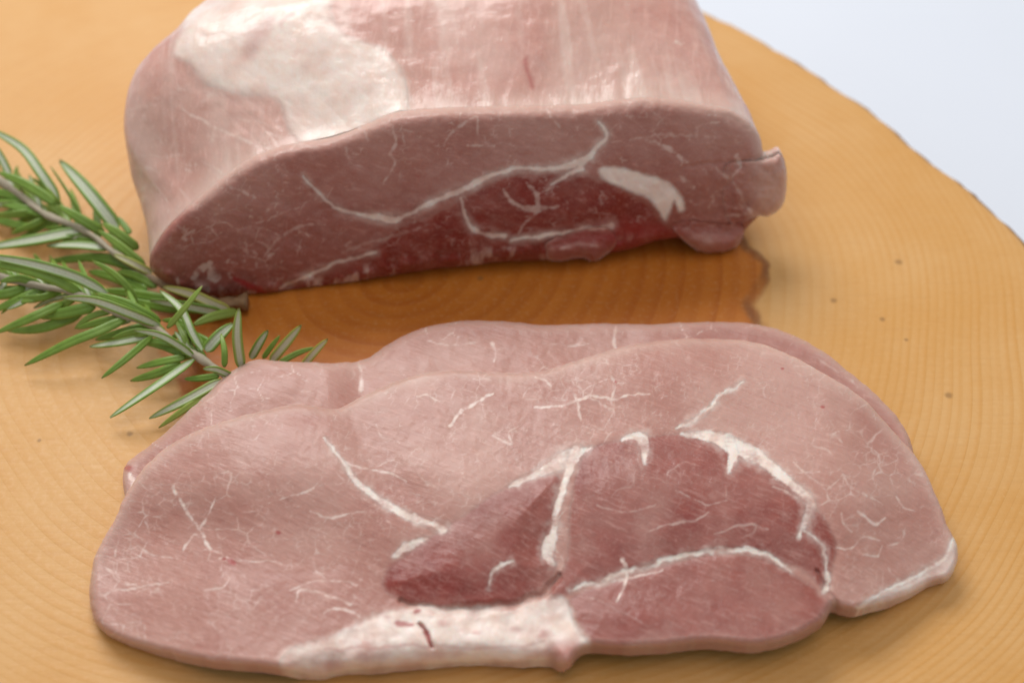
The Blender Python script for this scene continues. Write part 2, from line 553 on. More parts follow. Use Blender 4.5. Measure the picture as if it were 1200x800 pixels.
def random_web(region, count, seed, length=(14, 46), width=(0.8, 2.0), strength=(0.25, 0.7), angle=None, spread=1.2):
    r = np.random.default_rng(seed); out = []
    pl = np.array(region, float)
    x0, y0 = pl.min(0); x1, y1 = pl.max(0)
    while len(out) < count:
        px, py = r.uniform(x0, x1), r.uniform(y0, y1)
        if not inside(np.array([px]), np.array([py]), pl)[0]:
            continue
        a = r.uniform(0, 6.28) if angle is None else angle + r.normal(0, spread)
        L = r.uniform(*length); n = 4
        pts = [(px, py)]
        for i in range(n):
            a += r.normal(0, 0.55)
            px += math.cos(a) * L / n; py += math.sin(a) * L / n * 0.75
            pts.append((px, py))
        w = r.uniform(*width)
        out.append((pts, [w * 0.4, w, w * 0.8, w * 0.3], r.uniform(*strength)))
        if r.random() < 0.5:
            b = pts[2]; a2 = a + r.choice([-1, 1]) * r.uniform(0.8, 1.5)
            out.append(([b, (b[0] + math.cos(a2) * L * .3, b[1] + math.sin(a2) * L * .22), (b[0] + math.cos(a2 + .3) * L * .5, b[1] + math.sin(a2 + .3) * L * .38)], [w * .8, w * .5, w * .2], out[-1][2] * .8))
    return out

def slab(root, outline, h, zfun, masks, mat, bottom_drop, inset, names_labels, zmin=0.0003, rag=1.2, seed=1):
    pl = spline(outline, True, 10)
    s = np.arange(len(pl))
    pl = pl + rag * np.stack([fbm(pl[:, 0], pl[:, 1], 9, 3, seed), fbm(pl[:, 0], pl[:, 1], 9, 3, seed + 50)], -1)
    x, y, d, q, be = px_grid(pl, h)
    wx = x + 4.5 * fbm(x, y, 20, 3, seed + 3); wy = y + 4.5 * fbm(x, y, 20, 3, seed + 9)
    attrs, rel = masks(x, y, wx, wy, d)
    z = zfun(x, y, d) + rel
    z = np.maximum(z, zmin)
    v = P(x, y, z)
    n = vert_normals(v, q)
    # closed underside
    lp = loops_from(be)
    lv = v[lp]
    c = lv.mean(0)
    k = len(lp)
    tang = np.roll(lv, -6, 0) - np.roll(lv, 6, 0)
    nin = np.stack([-tang[:, 1], tang[:, 0]], -1); nin /= (np.linalg.norm(nin, axis=1, keepdims=True) + 1e-12)
    sgn = np.sign(((c[:2] - lv[:, :2]) * nin).sum(1).sum())
    low = lv.copy(); low[:, :2] += sgn * nin * inset; low[:, 2] = np.maximum(lv[:, 2] - bottom_drop, zmin * 0.5)
    mid = lv.copy(); mid[:, :2] += sgn * nin * inset * 0.12; mid[:, 2] = lv[:, 2] * 0.5 + low[:, 2] * 0.5
    nv = len(v)
    V = np.concatenate([v, mid, low])
    i = np.arange(k); j = (i + 1) % k
    lpa = np.array(lp)
    eq = np.concatenate([np.stack([lpa[i], nv + i, nv + j, lpa[j]], 1)[:, ::-1], np.stack([nv + i, nv + k + i, nv + k + j, nv + j], 1)[:, ::-1]])
    # keep face orientation outward
    fn = np.cross(V[eq[:, 2]] - V[eq[:, 0]], V[eq[:, 3]] - V[eq[:, 1]]).sum(0)
    nl = np.concatenate([-sgn * nin, np.zeros((k, 1))], 1)
    f0 = np.cross(V[eq[:, 2]] - V[eq[:, 0]], V[eq[:, 3]] - V[eq[:, 1]])[:k]
    if (f0 * nl).sum() < 0:
        eq = eq[:, ::-1]
    nmid = nl * 0.9 + np.array([0, 0, -0.3]); nmid /= np.linalg.norm(nmid, axis=1, keepdims=True)
    nlow = nl * 0.3 + np.array([0, 0, -1.0]); nlow /= np.linalg.norm(nlow, axis=1, keepdims=True)
    NN = np.concatenate([n, nmid, nlow])
    A = {a: np.concatenate([b, b[lp], b[lp]]) for a, b in attrs.items()}
    ng = list(range(nv + k, nv + 2 * k))
    names, lab = names_labels(x, y, q)
    parts = split_parts(root, V, q, A, (names, lab), mat, NN, eq, [ng])
    for o in parts.values():
        keep_world(o)
    return parts

# ---- front slice
F_OUT = [(105, 695), (110, 655), (122, 630), (138, 602), (146, 582), (170, 547), (200, 521), (240, 501), (300, 483), (345, 474), (372, 476), (396, 478), (430, 462), (480, 441), (530, 434), (575, 436), (620, 437), (645, 432), (690, 418), (740, 404), (800, 397), (850, 398), (890, 402), (930, 418), (970, 440), (1010, 466), (1050, 508), (1080, 545), (1100, 588), (1111, 618), (1122, 640), (1120, 662), (1112, 676), (1090, 684), (1060, 699), (1010, 714), (990, 713), (977, 710), (971, 719), (960, 731), (935, 745), (890, 757), (830, 753), (790, 757), (740, 760), (692, 758), (678, 764), (668, 776), (654, 779), (640, 774), (600, 777), (540, 777), (480, 781), (420, 786), (370, 793), (340, 786), (300, 780), (250, 776), (200, 766), (150, 753), (120, 738), (108, 720)]
F_M1 = [(455, 668), (472, 653), (500, 632), (540, 605), (580, 578), (602, 567), (640, 556), (656, 562), (650, 600), (640, 640), (652, 660), (640, 683), (610, 699), (570, 709), (530, 711), (490, 704), (458, 697), (448, 682)]
F_M2 = [(690, 527), (720, 517), (760, 512), (800, 508), (850, 515), (890, 533), (930, 568), (962, 602), (979, 635), (976, 665), (967, 688), (940, 668), (900, 652), (870, 645), (820, 650), (760, 664), (700, 682), (655, 701), (645, 690), (660, 668), (666, 640), (668, 600), (676, 555)]
F_M3 = [(665, 707), (700, 688), (760, 668), (830, 650), (880, 652), (920, 667), (950, 687), (971, 702), (975, 714), (962, 733), (930, 748), (890, 759), (830, 756), (760, 762), (690, 760), (673, 738)]
F_RIM = [(328, 775), (350, 754), (400, 743), (430, 722), (460, 714), (490, 708), (540, 713), (600, 709), (640, 697), (664, 702), (672, 730), (690, 755), (675, 768), (668, 785), (650, 785), (600, 781), (540, 781), (480, 785), (420, 790), (370, 797), (335, 790)]
F_END = [(1010, 716), (1040, 693), (1075, 674), (1106, 652), (1116, 633), (1126, 640), (1123, 664), (1114, 680), (1090, 688), (1060, 703)]
F_SEAMS = [
    ([(381, 512), (397, 535), (415, 560), (440, 582), (470, 600), (500, 611), (520, 618)], [2, 4, 7, 8, 9, 11, 12]),
    ([(462, 652), (478, 640), (502, 630)], [3, 12, 4]),
    ([(597, 569), (630, 553), (660, 539), (694, 524)], [3, 11, 22, 4]),
    ([(676, 528), (662, 560), (654, 590), (647, 620), (641, 648), (646, 662)], [16, 10, 11, 12, 16, 8]),
    ([(600, 657), (580, 667), (572, 690)], [3, 5, 3]),
    ([(731, 515), (752, 515), (757, 542)], [5, 17, 4]),
    ([(800, 508), (838, 512), (858, 522), (895, 540), (925, 566), (950, 590), (936, 628)], [3, 14, 20, 14, 12, 13, 4]),
    ([(855, 516), (860, 535), (857, 552)], [10, 12, 5]),
    ([(668, 692), (720, 674), (780, 656), (830, 646), (872, 644), (900, 651), (928, 670)], [3, 6, 5, 6, 7, 7, 3]),
    ([(794, 501), (825, 485), (845, 463), (872, 446)], [4, 5, 4, 2]),
    ([(1006, 714), (1040, 692), (1075, 673), (1108, 652), (1118, 632)], [6, 5, 6, 7, 5]),
    ([(942, 620), (962, 640), (970, 668), (968, 690)], [2, 4, 5, 7]),
]
F_WEB = [
    ([(203, 570), (214, 590), (224, 606), (234, 621), (248, 640), (270, 656)], [3, 2.4, 2.4, 3, 2.4, 2], .8),
    ([(252, 583), (244, 600), (234, 620)], [2, 2, 2.4], .7), ([(216, 646), (226, 630), (236, 624)], [2, 2, 2], .6),
    ([(160, 640), (180, 650), (205, 655)], [1, 2, 1], .4), ([(170, 610), (176, 628)], [1.5, 1], .4),
    ([(127, 690), (160, 688), (196, 680)], [3, 2, 1], .5), ([(125, 660), (140, 678), (160, 684)], [2, 3, 1.5], .5),
    ([(256, 654), (290, 655), (330, 660)], [2, 1.4, .8], .5), ([(240, 690), (262, 686), (268, 676)], [1.4, 1.6, 1], .5),
    ([(315, 590), (340, 580), (365, 575), (375, 560)], [1, 1.8, 2, 1], .55), ([(362, 600), (390, 606), (412, 602), (430, 600)], [1, 2, 2, 1], .6),
    ([(396, 540), (430, 548), (462, 558), (475, 565)], [2.4, 2, 1.5, 1], .6), ([(440, 545), (460, 540)], [1.4, 1], .4),
    ([(526, 498), (540, 482), (560, 470), (577, 462)], [3.5, 2.5, 3, 1.5], .75), ([(488, 465), (500, 462), (516, 470)], [1.6, 2, 1], .6),
    ([(626, 478), (660, 476), (690, 462), (720, 466), (760, 463)], [1.5, 2.2, 3.4, 2.4, 1.2], .75),
    ([(672, 462), (676, 480), (680, 490)], [3, 2, 1], .6), ([(716, 440), (722, 455), (716, 470), (718, 482)], [1.5, 2, 2.4, 1], .6),
    ([(626, 440), (645, 448), (648, 455)], [1.2, 2.4, 1.2], .6), ([(578, 512), (600, 522), (594, 508), (606, 500)], [1, 2, 2, 1], .5),
    ([(440, 500), (450, 515), (470, 520)], [1, 1.5, 1], .35), ([(340, 690), (380, 680), (420, 684)], [1, 1.8, 1], .5),
    ([(345, 705), (352, 690), (390, 700), (412, 710)], [1, 2, 2, 1.5], .55), ([(420, 722), (400, 712), (380, 716)], [3, 2, 1], .6),
    ([(728, 655), (733, 672), (730, 690), (722, 706)], [4, 4.5, 2.5, 1.2], .85), ([(702, 684), (740, 678), (775, 668)], [2, 3, 1.4], .6),
    ([(690, 700), (720, 712), (760, 735)], [1, 1.5, 1], .3),
    ([(905, 570), (925, 578), (945, 590), (958, 604)], [1.4, 2.4, 1.6, 1], .5), ([(930, 540), (950, 560), (975, 572)], [1.2, 2, 1], .5),
    ([(990, 560), (1000, 575), (1020, 580), (1035, 590)], [1.4, 2.4, 2, 1], .6), ([(980, 640), (1000, 640), (1012, 628), (1030, 634)], [1.4, 2.2, 2, 1], .6),
    ([(1005, 600), (1022, 612), (1040, 606)], [1.2, 2.4, 1], .6), ([(1050, 580), (1060, 596), (1072, 598)], [1, 2, 1], .55),
    ([(1010, 650), (1026, 652), (1034, 640)], [1, 2.2, 1], .55), ([(985, 600), (990, 614), (1000, 622)], [1, 2, 1], .5),
    ([(905, 560), (930, 556), (960, 552)], [1, 1.6, .8], .4), ([(1040, 640), (1056, 636), (1062, 622)], [1, 2, 1], .5),
    ([(700, 590), (730, 600), (770, 590)], [1, 1.5, 1], .3), ([(760, 620), (800, 612), (830, 600)], [1, 1.8, 1], .4),
    ([(790, 575), (830, 590), (850, 585)], [1, 1.6, 1], .35), ([(840, 625), (870, 615), (900, 618)], [1, 1.6, 1], .35),
]
F_RAND = random_web([(690, 540), (840, 530), (950, 610), (940, 650), (720, 660)], 9, 4, strength=(.1, .25), angle=-.4, spread=.4)

def f_z(x, y, d):
    lf = sstep(470, 360, x)
    z = 0.0148 - 0.0046 * ((1 - lf) * sstep(550, 715, y) + lf * sstep(545, 672, y)) - 0.0048 * sstep(300, 110, x) - 0.0050 * sstep(960, 1110, x)
    # folds
    z += 0.0016 * np.exp(-((x - 330) / 90) ** 2 - ((y - 520) / 60) ** 2)
    z -= 0.0016 * np.exp(-((x - 225) / 70) ** 2 - ((y - 620) / 50) ** 2)
    z -= 0.0010 * np.exp(-((x - 410 - (y - 480) * 0.62) / 34) ** 2) * sstep(640, 560, y)
    z += 0.0012 * np.exp(-((x - 800) / 160) ** 2 - ((y - 440) / 40) ** 2)
    z += 0.0006 * fbm(x, y, 130, 2, 21) + 0.00012 * fbm(x, y, 26, 3, 23) + 0.00005 * fbm(x, y, 6, 2, 25)
    # rounded rim: the front wall is in view, the rear one is not
    front = sstep(640, 700, y)
    rim = sstep(330, 370, x) * sstep(668, 640, x)
    w = 5 + front * (6 + 22 * rim)
    T = 0.0011 + front * (0.0022 + 0.0047 * rim)
    t = np.clip(d / w, 0, 1)
    T = T * (1 + 0.35 * fbm(x, y, 45, 2, 27))
    return z - T * (1 - np.sqrt(1 - (1 - t) ** 2 * 0.985))

def f_masks(x, y, wx, wy, d):
    fat = np.zeros_like(x); dark = np.zeros_like(x); blood = np.zeros_like(x); rel = np.zeros_like(x)
    nz = fbm(x, y, 18, 4, 77)
    m1 = poly_mask(wx, wy, F_M1, 5); m2 = poly_mask(wx, wy, F_M2, 5); m3 = poly_mask(wx, wy, F_M3, 5)
    dark = np.maximum(np.maximum(m1 * 0.80, m2 * 0.80), m3 * 0.70) + 0.22 * np.clip(fbm(x, y, 90, 3, 33) + 0.2, 0, 1)
    dark *= 0.86 + 0.28 * fbm(x, y, 40, 3, 31)
    # muscles bulge, with a crease round them
    for pts, hgt in ((F_M1, 0.0014), (F_M2, 0.0006), (F_M3, 0.0007)):
        pl = spline(pts, True, 6)
        s = sdf_box(x + 0.3 * (wx - x), y + 0.3 * (wy - y), pl, 30)
        rel += hgt * sstep(-6, 45, s) - 0.00012 * np.exp(-(s / 6.0) ** 2)
    rel -= 0.0008 * line_mask(wx, wy, [(470, 704), (520, 714), (580, 711), (630, 697), (655, 676)], [0, 5, 7, 2, 0], 6)
    rel -= 0.0005 * line_mask(wx, wy, [(957, 668), (966, 686), (978, 706)], [3, 5, 9], 3)
    fx = 2.2 * fbm(x, y, 6, 3, 531); fy = 2.2 * fbm(x, y, 6, 3, 537)
    for i, (pts, w) in enumerate(F_SEAMS):
        halo = line_mask(wx + 2 * fx, wy + 2 * fy, pts, np.array(w) * 1.5 + 2, 6.0)
        fat = np.maximum(fat, halo * np.clip(0.20 + 0.5 * fbm(x, y, 14, 3, 541), 0, 0.36))
        m = line_mask(wx + fx, wy + fy, pts, np.array(w) * 0.85 + 0.3, 1.8, 6, 0.55 * fbm(x, y, 28, 2, 508))
        fat = np.maximum(fat, np.clip(m * (0.80 + 0.60 * nz + 0.35 * fbm(x, y * 2, 5, 2, 512)), 0, 1)); rel -= 0.00004 * m
    rim = poly_mask(wx + 6 * fbm(x, y, 22, 3, 71), wy + 6 * fbm(x, y, 22, 3, 72), F_RIM, 6); end = poly_mask(wx, wy, F_END, 4)
    lob = 1 - sstep(16, 34, np.hypot(x - 668, y - 778))
    fat = np.maximum(fat, rim * np.clip(0.80 + 0.45 * nz + 0.55 * fbm(x, y, 55, 3, 47), 0.12, 0.95) * (1 - 0.95 * lob)); fat = np.maximum(fat, end * np.clip(0.5 + .5 * nz, 0, 1) )
    rel += rim * (0.0005 * fbm(x, y, 30, 3, 41) + 0.0010 * (fbm(x, y, 60, 2, 44)))
    web(wx, wy, fat, F_WEB); web(wx, wy, fat, F_RAND)
    lean = 1 - np.maximum(np.maximum(m1, m2), m3)
    fat = np.maximum(fat, 0.40 * connective(x, y, 34, 601, 2.8, 0.12) * (0.12 + 0.88 * lean))
    fat = np.maximum(fat, 0.26 * connective(x, y, 17, 621, 2.4, 0.16) * (0.25 + 0.75 * lean))
    fat = np.maximum(fat, 0.22 * connective(x, y, 9, 645, 1.5, 0.10) * (0.4 + 0.6 * lean))
    right = sstep(880, 960, x + (y - 560) * 0.4)
    fat = np.maximum(fat, 0.42 * right * lean * connective(x * 0.8 + y * 0.6, (y * 0.8 - x * 0.6) * 0.7, 22, 635, 2.4, 0.20))
    # small blood marks
    for bx, by, r in ((326, 623, 5), (272, 657, 8), (262, 655, 4), (150, 549, 9), (965, 478, 4), (917, 430, 3), (487, 716, 7), (471, 731, 11), (480, 733, 7), (722, 448, 3)):
        blood = np.maximum(blood, 0.75 * (1 - sstep(r * .4, r, np.hypot(wx - bx, (wy - by) * 1.6))))
    for bx, by, r in ((455, 722, 6), (520, 728, 7), (560, 741, 5), (600, 735, 8), (640, 745, 9), (430, 752, 6)):
        blood = np.maximum(blood, 0.35 * (1 - sstep(r * .3, r * 1.6, np.hypot(wx - bx, (wy - by) * 2.0))))
    blood = np.maximum(blood, 0.85 * line_mask(wx, wy, [(492, 733), (500, 742), (506, 756)], [2, 5, 3], 1.2))
    rel -= 0.0010 * line_mask(wx, wy, [(490, 731), (500, 742), (507, 757)], [2, 5, 3], 2)
    blood = np.maximum(blood, 0.30 * line_mask(wx, wy, [(380, 760), (440, 757), (500, 756), (560, 760), (640, 752)], [1, 3, 3, 2, 1], 2))
    blood = np.maximum(blood, 0.10 * sstep(14, 2, d) * sstep(690, 720, y) * (fbm(x, y, 25, 3, 55) > -0.1) * (1 - rim))
    wall = rim * sstep(30, 12, d)
    blood = np.maximum(blood, wall * np.clip(0.10 + 0.35 * fbm(x, y * 2, 30, 3, 57), 0, 0.3)); fat = fat * (1 - wall * np.clip(0.15 + 0.5 * fbm(x, y, 40, 3, 58), 0, 0.5))
    pale = 0.45 * sstep(16, 1, d) + 0.25 * np.clip(fbm(x, y, 70, 3, 61), 0, 1)
    return dict(fat=np.clip(fat, 0, 1), dark=np.clip(dark, 0, 1), blood=np.clip(blood, 0, 1), pale=np.clip(pale, 0, 1)), rel

def face_labels(polys, seams, base='lean_meat', grow=1.0):
    def fn(x, y, q):
        cx = x[q].mean(1); cy = y[q].mean(1)
        lab = np.zeros(len(q), int); names = {0: base}; k = 1
        for nm, pts in polys:
            s = sdf_box(cx, cy, spline(pts, True, 6), 4)
            lab[s > 0] = k; names[k] = nm; k += 1
        for pts, w in seams:
            m = line_mask(cx, cy, pts, np.array(w) + grow, 0.05)
            lab[m > 0.5] = k; names[k] = 'fat_seam'; k += 1
        return names, lab
    return fn

front = empty('pork_slice', tuple(P(600, 600, 0.0)), 'uppermost raw pork slice with three dark muscles and white fat along its front edge', 'pork slice', 'raw pork slices overlapping on the board')
slab(front, F_OUT, 1.25, f_z, f_masks, M_slice, 0.0045, 0.0012, face_labels([('dark_muscle', F_M1), ('dark_muscle', F_M2), ('dark_muscle', F_M3), ('fat_rim', F_RIM), ('fat_end', F_END)], F_SEAMS), seed=1)

# ---- slice underneath
B_OUT = [(144, 556), (152, 540), (190, 510), (215, 487), (240, 464), (270, 436), (300, 422), (340, 424), (400, 425), (430, 420), (455, 403), (490, 386), (530, 377), (580, 376), (640, 381), (700, 379), (760, 380), (830, 377), (880, 379), (920, 389), (960, 409), (1000, 440), (1035, 470), (1058, 498), (1070, 530), (1070, 580), (1040, 630), (960, 650), (800, 665), (600, 680), (400, 700), (260, 690), (190, 655), (160, 620), (148, 588)]
B_WEB = [([(420, 425), (424, 445), (420, 470)], [3, 3.5, 2], .6), ([(575, 395), (580, 410), (576, 425)], [2, 3, 2], .6), ([(724, 385), (720, 400), (728, 415)], [2, 3, 2], .6), ([(150, 590), (156, 570), (152, 556)], [9, 7, 4], .7),
         ([(640, 400), (668, 405), (690, 402)], [1, 2, 1], .4), ([(500, 398), (530, 405), (560, 402)], [1, 2, 1], .4), ([(960, 420), (985, 440), (1005, 455)], [1, 2, 1], .35)]
B_RAND = random_web([(260, 450), (450, 410), (700, 385), (900, 390), (1050, 510), (800, 460), (300, 500)], 24, 11, length=(8, 26), strength=(.12, .4))

def b_z(x, y, d):
    z = 0.0082 + 0.0005 * fbm(x, y, 100, 3, 121) + 0.0002 * fbm(x, y, 26, 3, 123) + 0.00005 * fbm(x, y, 6, 2, 125)
    z += 0.0014 * np.exp(-((x - 330) / 80) ** 2 - ((y - 450) / 40) ** 2) - 0.0016 * np.exp(-((x - 425) / 30) ** 2)
    z -= 0.0035 * sstep(260, 150, x)
    z -= 0.0018 * sstep(560, 640, y)
    t = np.clip(d / 7, 0, 1)
    return z - 0.0018 * (1 - np.sqrt(1 - (1 - t) ** 2 * 0.985))

def b_masks(x, y, wx, wy, d):
    fat = np.zeros_like(x); web(wx, wy, fat, B_WEB); web(wx, wy, fat, B_RAND)
    fat = np.maximum(fat, 0.5 * connective(x, y, 28, 641, 1.6, 0.12))
    blood = 0.6 * (1 - sstep(3, 9, np.hypot(wx - 152, (wy - 548) * 1.5)))
    dark = 0.28 * sstep(620, 900, x) + 0.15 * fbm(x, y, 60, 3, 131) + 0.12
    pale = 0.4 * sstep(14, 1, d) + 0.2 * np.clip(fbm(x, y, 70, 3, 161), 0, 1)
    return dict(fat=np.clip(fat, 0, 1), dark=np.clip(dark, 0, 1), blood=np.clip(blood, 0, 1), pale=np.clip(pale, 0, 1)), 0 * x

back = empty('pork_slice', tuple(P(600, 500, 0.0)), 'raw pork slice lying underneath, only its rear edge showing behind the upper slice', 'pork slice', 'raw pork slices overlapping on the board')
slab(back, B_OUT, 1.6, b_z, b_masks, M_slice, 0.0045, 0.003, face_labels([], []), seed=5)

# ------------------------------------------------------------------ pork joint
JA = P(300, 347, 0); JB = P(850, 297, 0)
JD = (JB - JA) / np.linalg.norm(JB - JA)          # along the cut face, to the right
JN = np.array([JD[1], -JD[0], 0.0])               # out of the face, towards the viewer
LEANJ = math.radians(0.0)
JNL = JN * math.cos(LEANJ) + np.array([0, 0, math.sin(LEANJ)])
CAMP = np.array([0, 0, CAM_H])

def face_off(px, py):
    """how far the cut face recedes: its upper part leans back"""
    up = np.clip((318 - 0.085 * (px - 500) - py) / 190, 0, 1.2)
    return -0.0085 * up ** 1.7

def facept(px, py, off=0.0):
    r = P(px, py, 0.0) - CAMP
    off = np.asarray(off, float)
    t = (np.dot(JA - CAMP, JNL) + off) / (r @ JNL)
    p = CAMP + t[..., None] * r
    p[..., 2] = np.maximum(p[..., 2], 0.0004)
    return p

J_OUT = [(178, 318), (176, 300), (186, 280), (200, 262), (225, 238), (255, 212), (285, 190), (320, 174), (355, 166), (395, 158), (430, 145), (460, 132), (500, 127), (560, 125), (620, 124), (680, 122), (720, 117), (770, 114), (820, 121), (860, 129), (885, 150), (893, 172), (897, 190), (898, 215), (893, 245), (880, 262), (862, 280), (838, 290), (815, 284), (798, 279), (775, 281), (745, 290), (715, 297), (690, 303), (650, 305), (600, 306), (540, 312), (490, 318), (440, 327), (400, 334), (360, 340), (330, 346), (300, 349), (260, 352), (225, 346), (195, 332)]
J_DARK = [(470, 266), (520, 245), (560, 222), (600, 206), (650, 203), (690, 206), (720, 218), (755, 236), (772, 255), (790, 272), (770, 285), (700, 305), (600, 310), (480, 322), (400, 336), (330, 350), (350, 330), (410, 306), (445, 284)]
J_FATB = [(702, 199), (725, 197), (755, 204), (780, 214), (795, 226), (803, 245), (796, 249), (789, 235), (785, 247), (779, 258), (771, 246), (760, 232), (735, 222), (710, 212)]
J_SEAMS = [
    ([(356, 207), (375, 230), (400, 246), (435, 253), (458, 258), (478, 252), (500, 238), (540, 223), (575, 206), (610, 198), (655, 197), (682, 189), (700, 173), (712, 160), (702, 142)], [2, 4, 5, 6, 11, 6, 5, 9, 6, 5, 6, 12, 5, 5, 3]),
    ([(682, 196), (662, 208), (645, 216)], [8, 6, 2]),
    ([(540, 233), (545, 254), (558, 272), (590, 277)], [6, 4, 8, 6]),
    ([(598, 281), (650, 274), (716, 264)], [2, 5, 7]),
    ([(328, 338), (370, 319), (412, 303), (440, 296)], [3, 6, 6, 3]),
]
J_WEB = [
    ([(590, 222), (598, 236), (612, 243), (632, 245), (655, 243)], [2, 3, 3, 4, 2], .65), ([(632, 245), (630, 228), (618, 214)], [3.5, 4, 2], .65), ([(632, 245), (614, 262), (606, 278)], [3, 2.4, 1.5], .5),
    ([(630, 228), (645, 220)], [3, 2], .5), ([(500, 262), (480, 272), (440, 282), (400, 296)], [1.5, 2, 2.5, 2], .3),
    ([(806, 190), (792, 179), (772, 168), (755, 163)], [4, 3.5, 3, 2], .6), ([(815, 160), (818, 148), (845, 142)], [3, 2.5, 1.5], .5), ([(810, 160), (770, 158), (740, 166)], [2.5, 2, 1.5], .4),
    ([(862, 182), (866, 196), (860, 210), (868, 228), (880, 250)], [4, 3, 3, 3.5, 3], .6), ([(795, 205), (812, 220)], [3, 4], .6), ([(826, 220), (836, 232), (830, 244)], [2, 3, 2], .4), ([(850, 255), (880, 250)], [2, 3], .5),
    ([(840, 195), (850, 205), (862, 210)], [2, 3, 2], .45),
    ([(228, 326), (236, 316), (246, 310), (252, 322), (258, 328)], [5, 5, 7, 9, 4], .6), ([(268, 218), (284, 224), (300, 232)], [2, 2.5, 1.5], .45),
    ([(300, 262), (325, 252), (350, 242)], [2, 2, 1], .35), ([(310, 300), (322, 284), (340, 270), (380, 262)], [2, 2.5, 2.5, 1.5], .4), ([(215, 278), (228, 270)], [2.5, 2], .4),
    ([(460, 150), (466, 168), (458, 180), (462, 192), (450, 215)], [2, 2.4, 3, 2, 1.6], .45), ([(462, 188), (485, 186)], [2, 1.5], .4), ([(520, 165), (535, 150), (556, 138), (560, 155)], [2, 2, 2.4, 2], .45), ([(548, 170), (580, 171)], [2, 2], .5),
    ([(640, 130), (650, 142), (660, 150)], [2, 2.4, 1.5], .4), ([(405, 172), (410, 190), (425, 196)], [2, 2, 1.5], .35), ([(432, 165), (425, 150)], [2, 2], .35), ([(330, 178), (350, 170), (375, 175)], [2, 3, 2], .35),
]
J_RAND = random_web([(200, 280), (300, 195), (380, 230), (440, 280), (330, 330), (220, 330)], 30, 31, length=(3, 8), width=(1.6, 3.2), strength=(.15, .4))

jroot = empty('pork_joint', tuple(JA * 0.5 + JB * 0.5), 'thick raw pork joint with a cut face towards the viewer and white fat on top', 'meat joint')

def j_masks(x, y, d):
    wx = x + 3.0 * fbm(x, y, 14, 4, 203); wy = y + 3.0 * fbm(x, y, 14, 4, 209)
    nz = fbm(x, y, 20, 4, 207)
    dk = poly_mask(wx, wy, J_DARK, 5)
    dark = np.maximum(0.20 + 0.12 * fbm(x, y, 60, 3, 211) + 0.55 * sstep(150, 320, y + (x - 500) * 0.09), dk * (0.92 + 0.2 * nz))  # besides the dark muscle, shade painted in: face darkens towards its foot
    dark *= 1 - 0.6 * sstep(16, 0, d) * sstep(260, 230, y)
    fat = np.zeros_like(x)
    for pts, w in J_SEAMS:
        fat = np.maximum(fat, line_mask(wx, wy, pts, np.array(w) * 1.6 + 3, 6.0) * np.clip(0.25 + 0.6 * nz, 0, 0.45))
        fat = np.maximum(fat, line_mask(wx, wy, pts, np.array(w) * 0.9, 1.8, 6, 0.9 * nz) * np.clip(0.8 + 0.5 * nz, 0, 1))
    fat = np.maximum(fat, poly_mask(wx, wy, J_FATB, 3) * np.clip(0.95 + 0.3 * nz, 0, 1))
    web(wx, wy, fat, [(a, np.array(b) * 1.2, c * 0.72) for a, b, c in J_WEB]); web(wx, wy, fat, J_RAND)
    fat = np.maximum(fat, 0.30 * connective(x, y, 26, 661, 2.6, 0.22)); fat = np.maximum(fat, 0.30 * connective(x, y, 9, 671, 2.2, 0.22))
    # membrane folds along the foot of the face
    foot = sstep(26, 6, d) * sstep(285, 300, y + (x - 500) * 0.075)
    fat = np.maximum(fat, foot * np.clip(fbm(x, y * 0.6, 11, 4, 222) * 1.6 - 0.25, 0, 0.55))
    blood = 0.9 * line_mask(wx, wy, [(276, 326), (290, 334), (304, 342), (314, 346)], [5, 8, 9, 6], 2)
    blood = np.maximum(blood, 0.45 * poly_mask(wx, wy, [(700, 262), (760, 262), (800, 275), (770, 288), (700, 304), (640, 306), (650, 285)], 8))
    pale = 0.6 * sstep(16, 0, d) * sstep(260, 230, y)
    rel = 0.0004 * fbm(x, y, 30, 3, 215) + 0.00012 * fbm(x, y, 8, 2, 217) + 0.0010 * fbm(x, y, 130, 2, 219) - 0.00005 * fat
    rel -= 0.0002 * line_mask(wx, wy, [(800, 196), (840, 191), (870, 188), (898, 184)], [2, 3, 4, 5], 3)
    rel += foot * 0.0011 * fbm(x, y, 14, 3, 225)
    return dict(fat=np.clip(fat, 0, 1), dark=np.clip(dark, 0, 1), blood=np.clip(blood, 0, 1), pale=np.clip(pale, 0, 1)), rel

def joint_face():
    pl = spline(J_OUT, True, 10)
    pl = pl + 0.9 * np.stack([fbm(pl[:, 0], pl[:, 1], 12, 3, 231), fbm(pl[:, 0], pl[:, 1], 12, 3, 236)], -1)
    x, y, d, q, be = px_grid(pl, 1.4)
    attrs, rel = j_masks(x, y, d)
    rw = np.where(y < 240, 22.0, 12.0); rt = np.where(y < 240, 0.0042, 0.0026)
    rw = 12 + 10 * sstep(260, 220, y); rt = 0.0026 + 0.0018 * sstep(260, 220, y)
    t = np.clip(d / rw, 0, 1)
    off = face_off(x, y) + rel * sstep(0, 10, d) - rt * (1 - np.sqrt(1 - (1 - t) ** 2 * 0.98))
    v = facept(x, y, off)
    n = vert_normals(v, q)
    if (n @ JN).mean() < 0:
        q = q[:, ::-1]; n = -n
    names, lab = face_labels([('dark_muscle', J_DARK), ('fat_seam', J_FATB)], J_SEAMS, 'cut_face')(x, y, q)
    for o in split_parts(jroot, v, q, attrs, (names, lab), M_joint, n).values():
        keep_world(o)
    return pl

J_CAP = [(228, -20), (215, 30), (203, 62), (222, 74), (240, 96), (262, 104), (290, 110), (318, 112), (330, 120), (338, 148), (352, 164), (378, 178), (398, 170), (420, 152), (440, 140), (462, 136), (476, 138), (475, 100), (462, 72), (446, 58), (420, 50), (398, 38), (386, 10), (384, -20)]

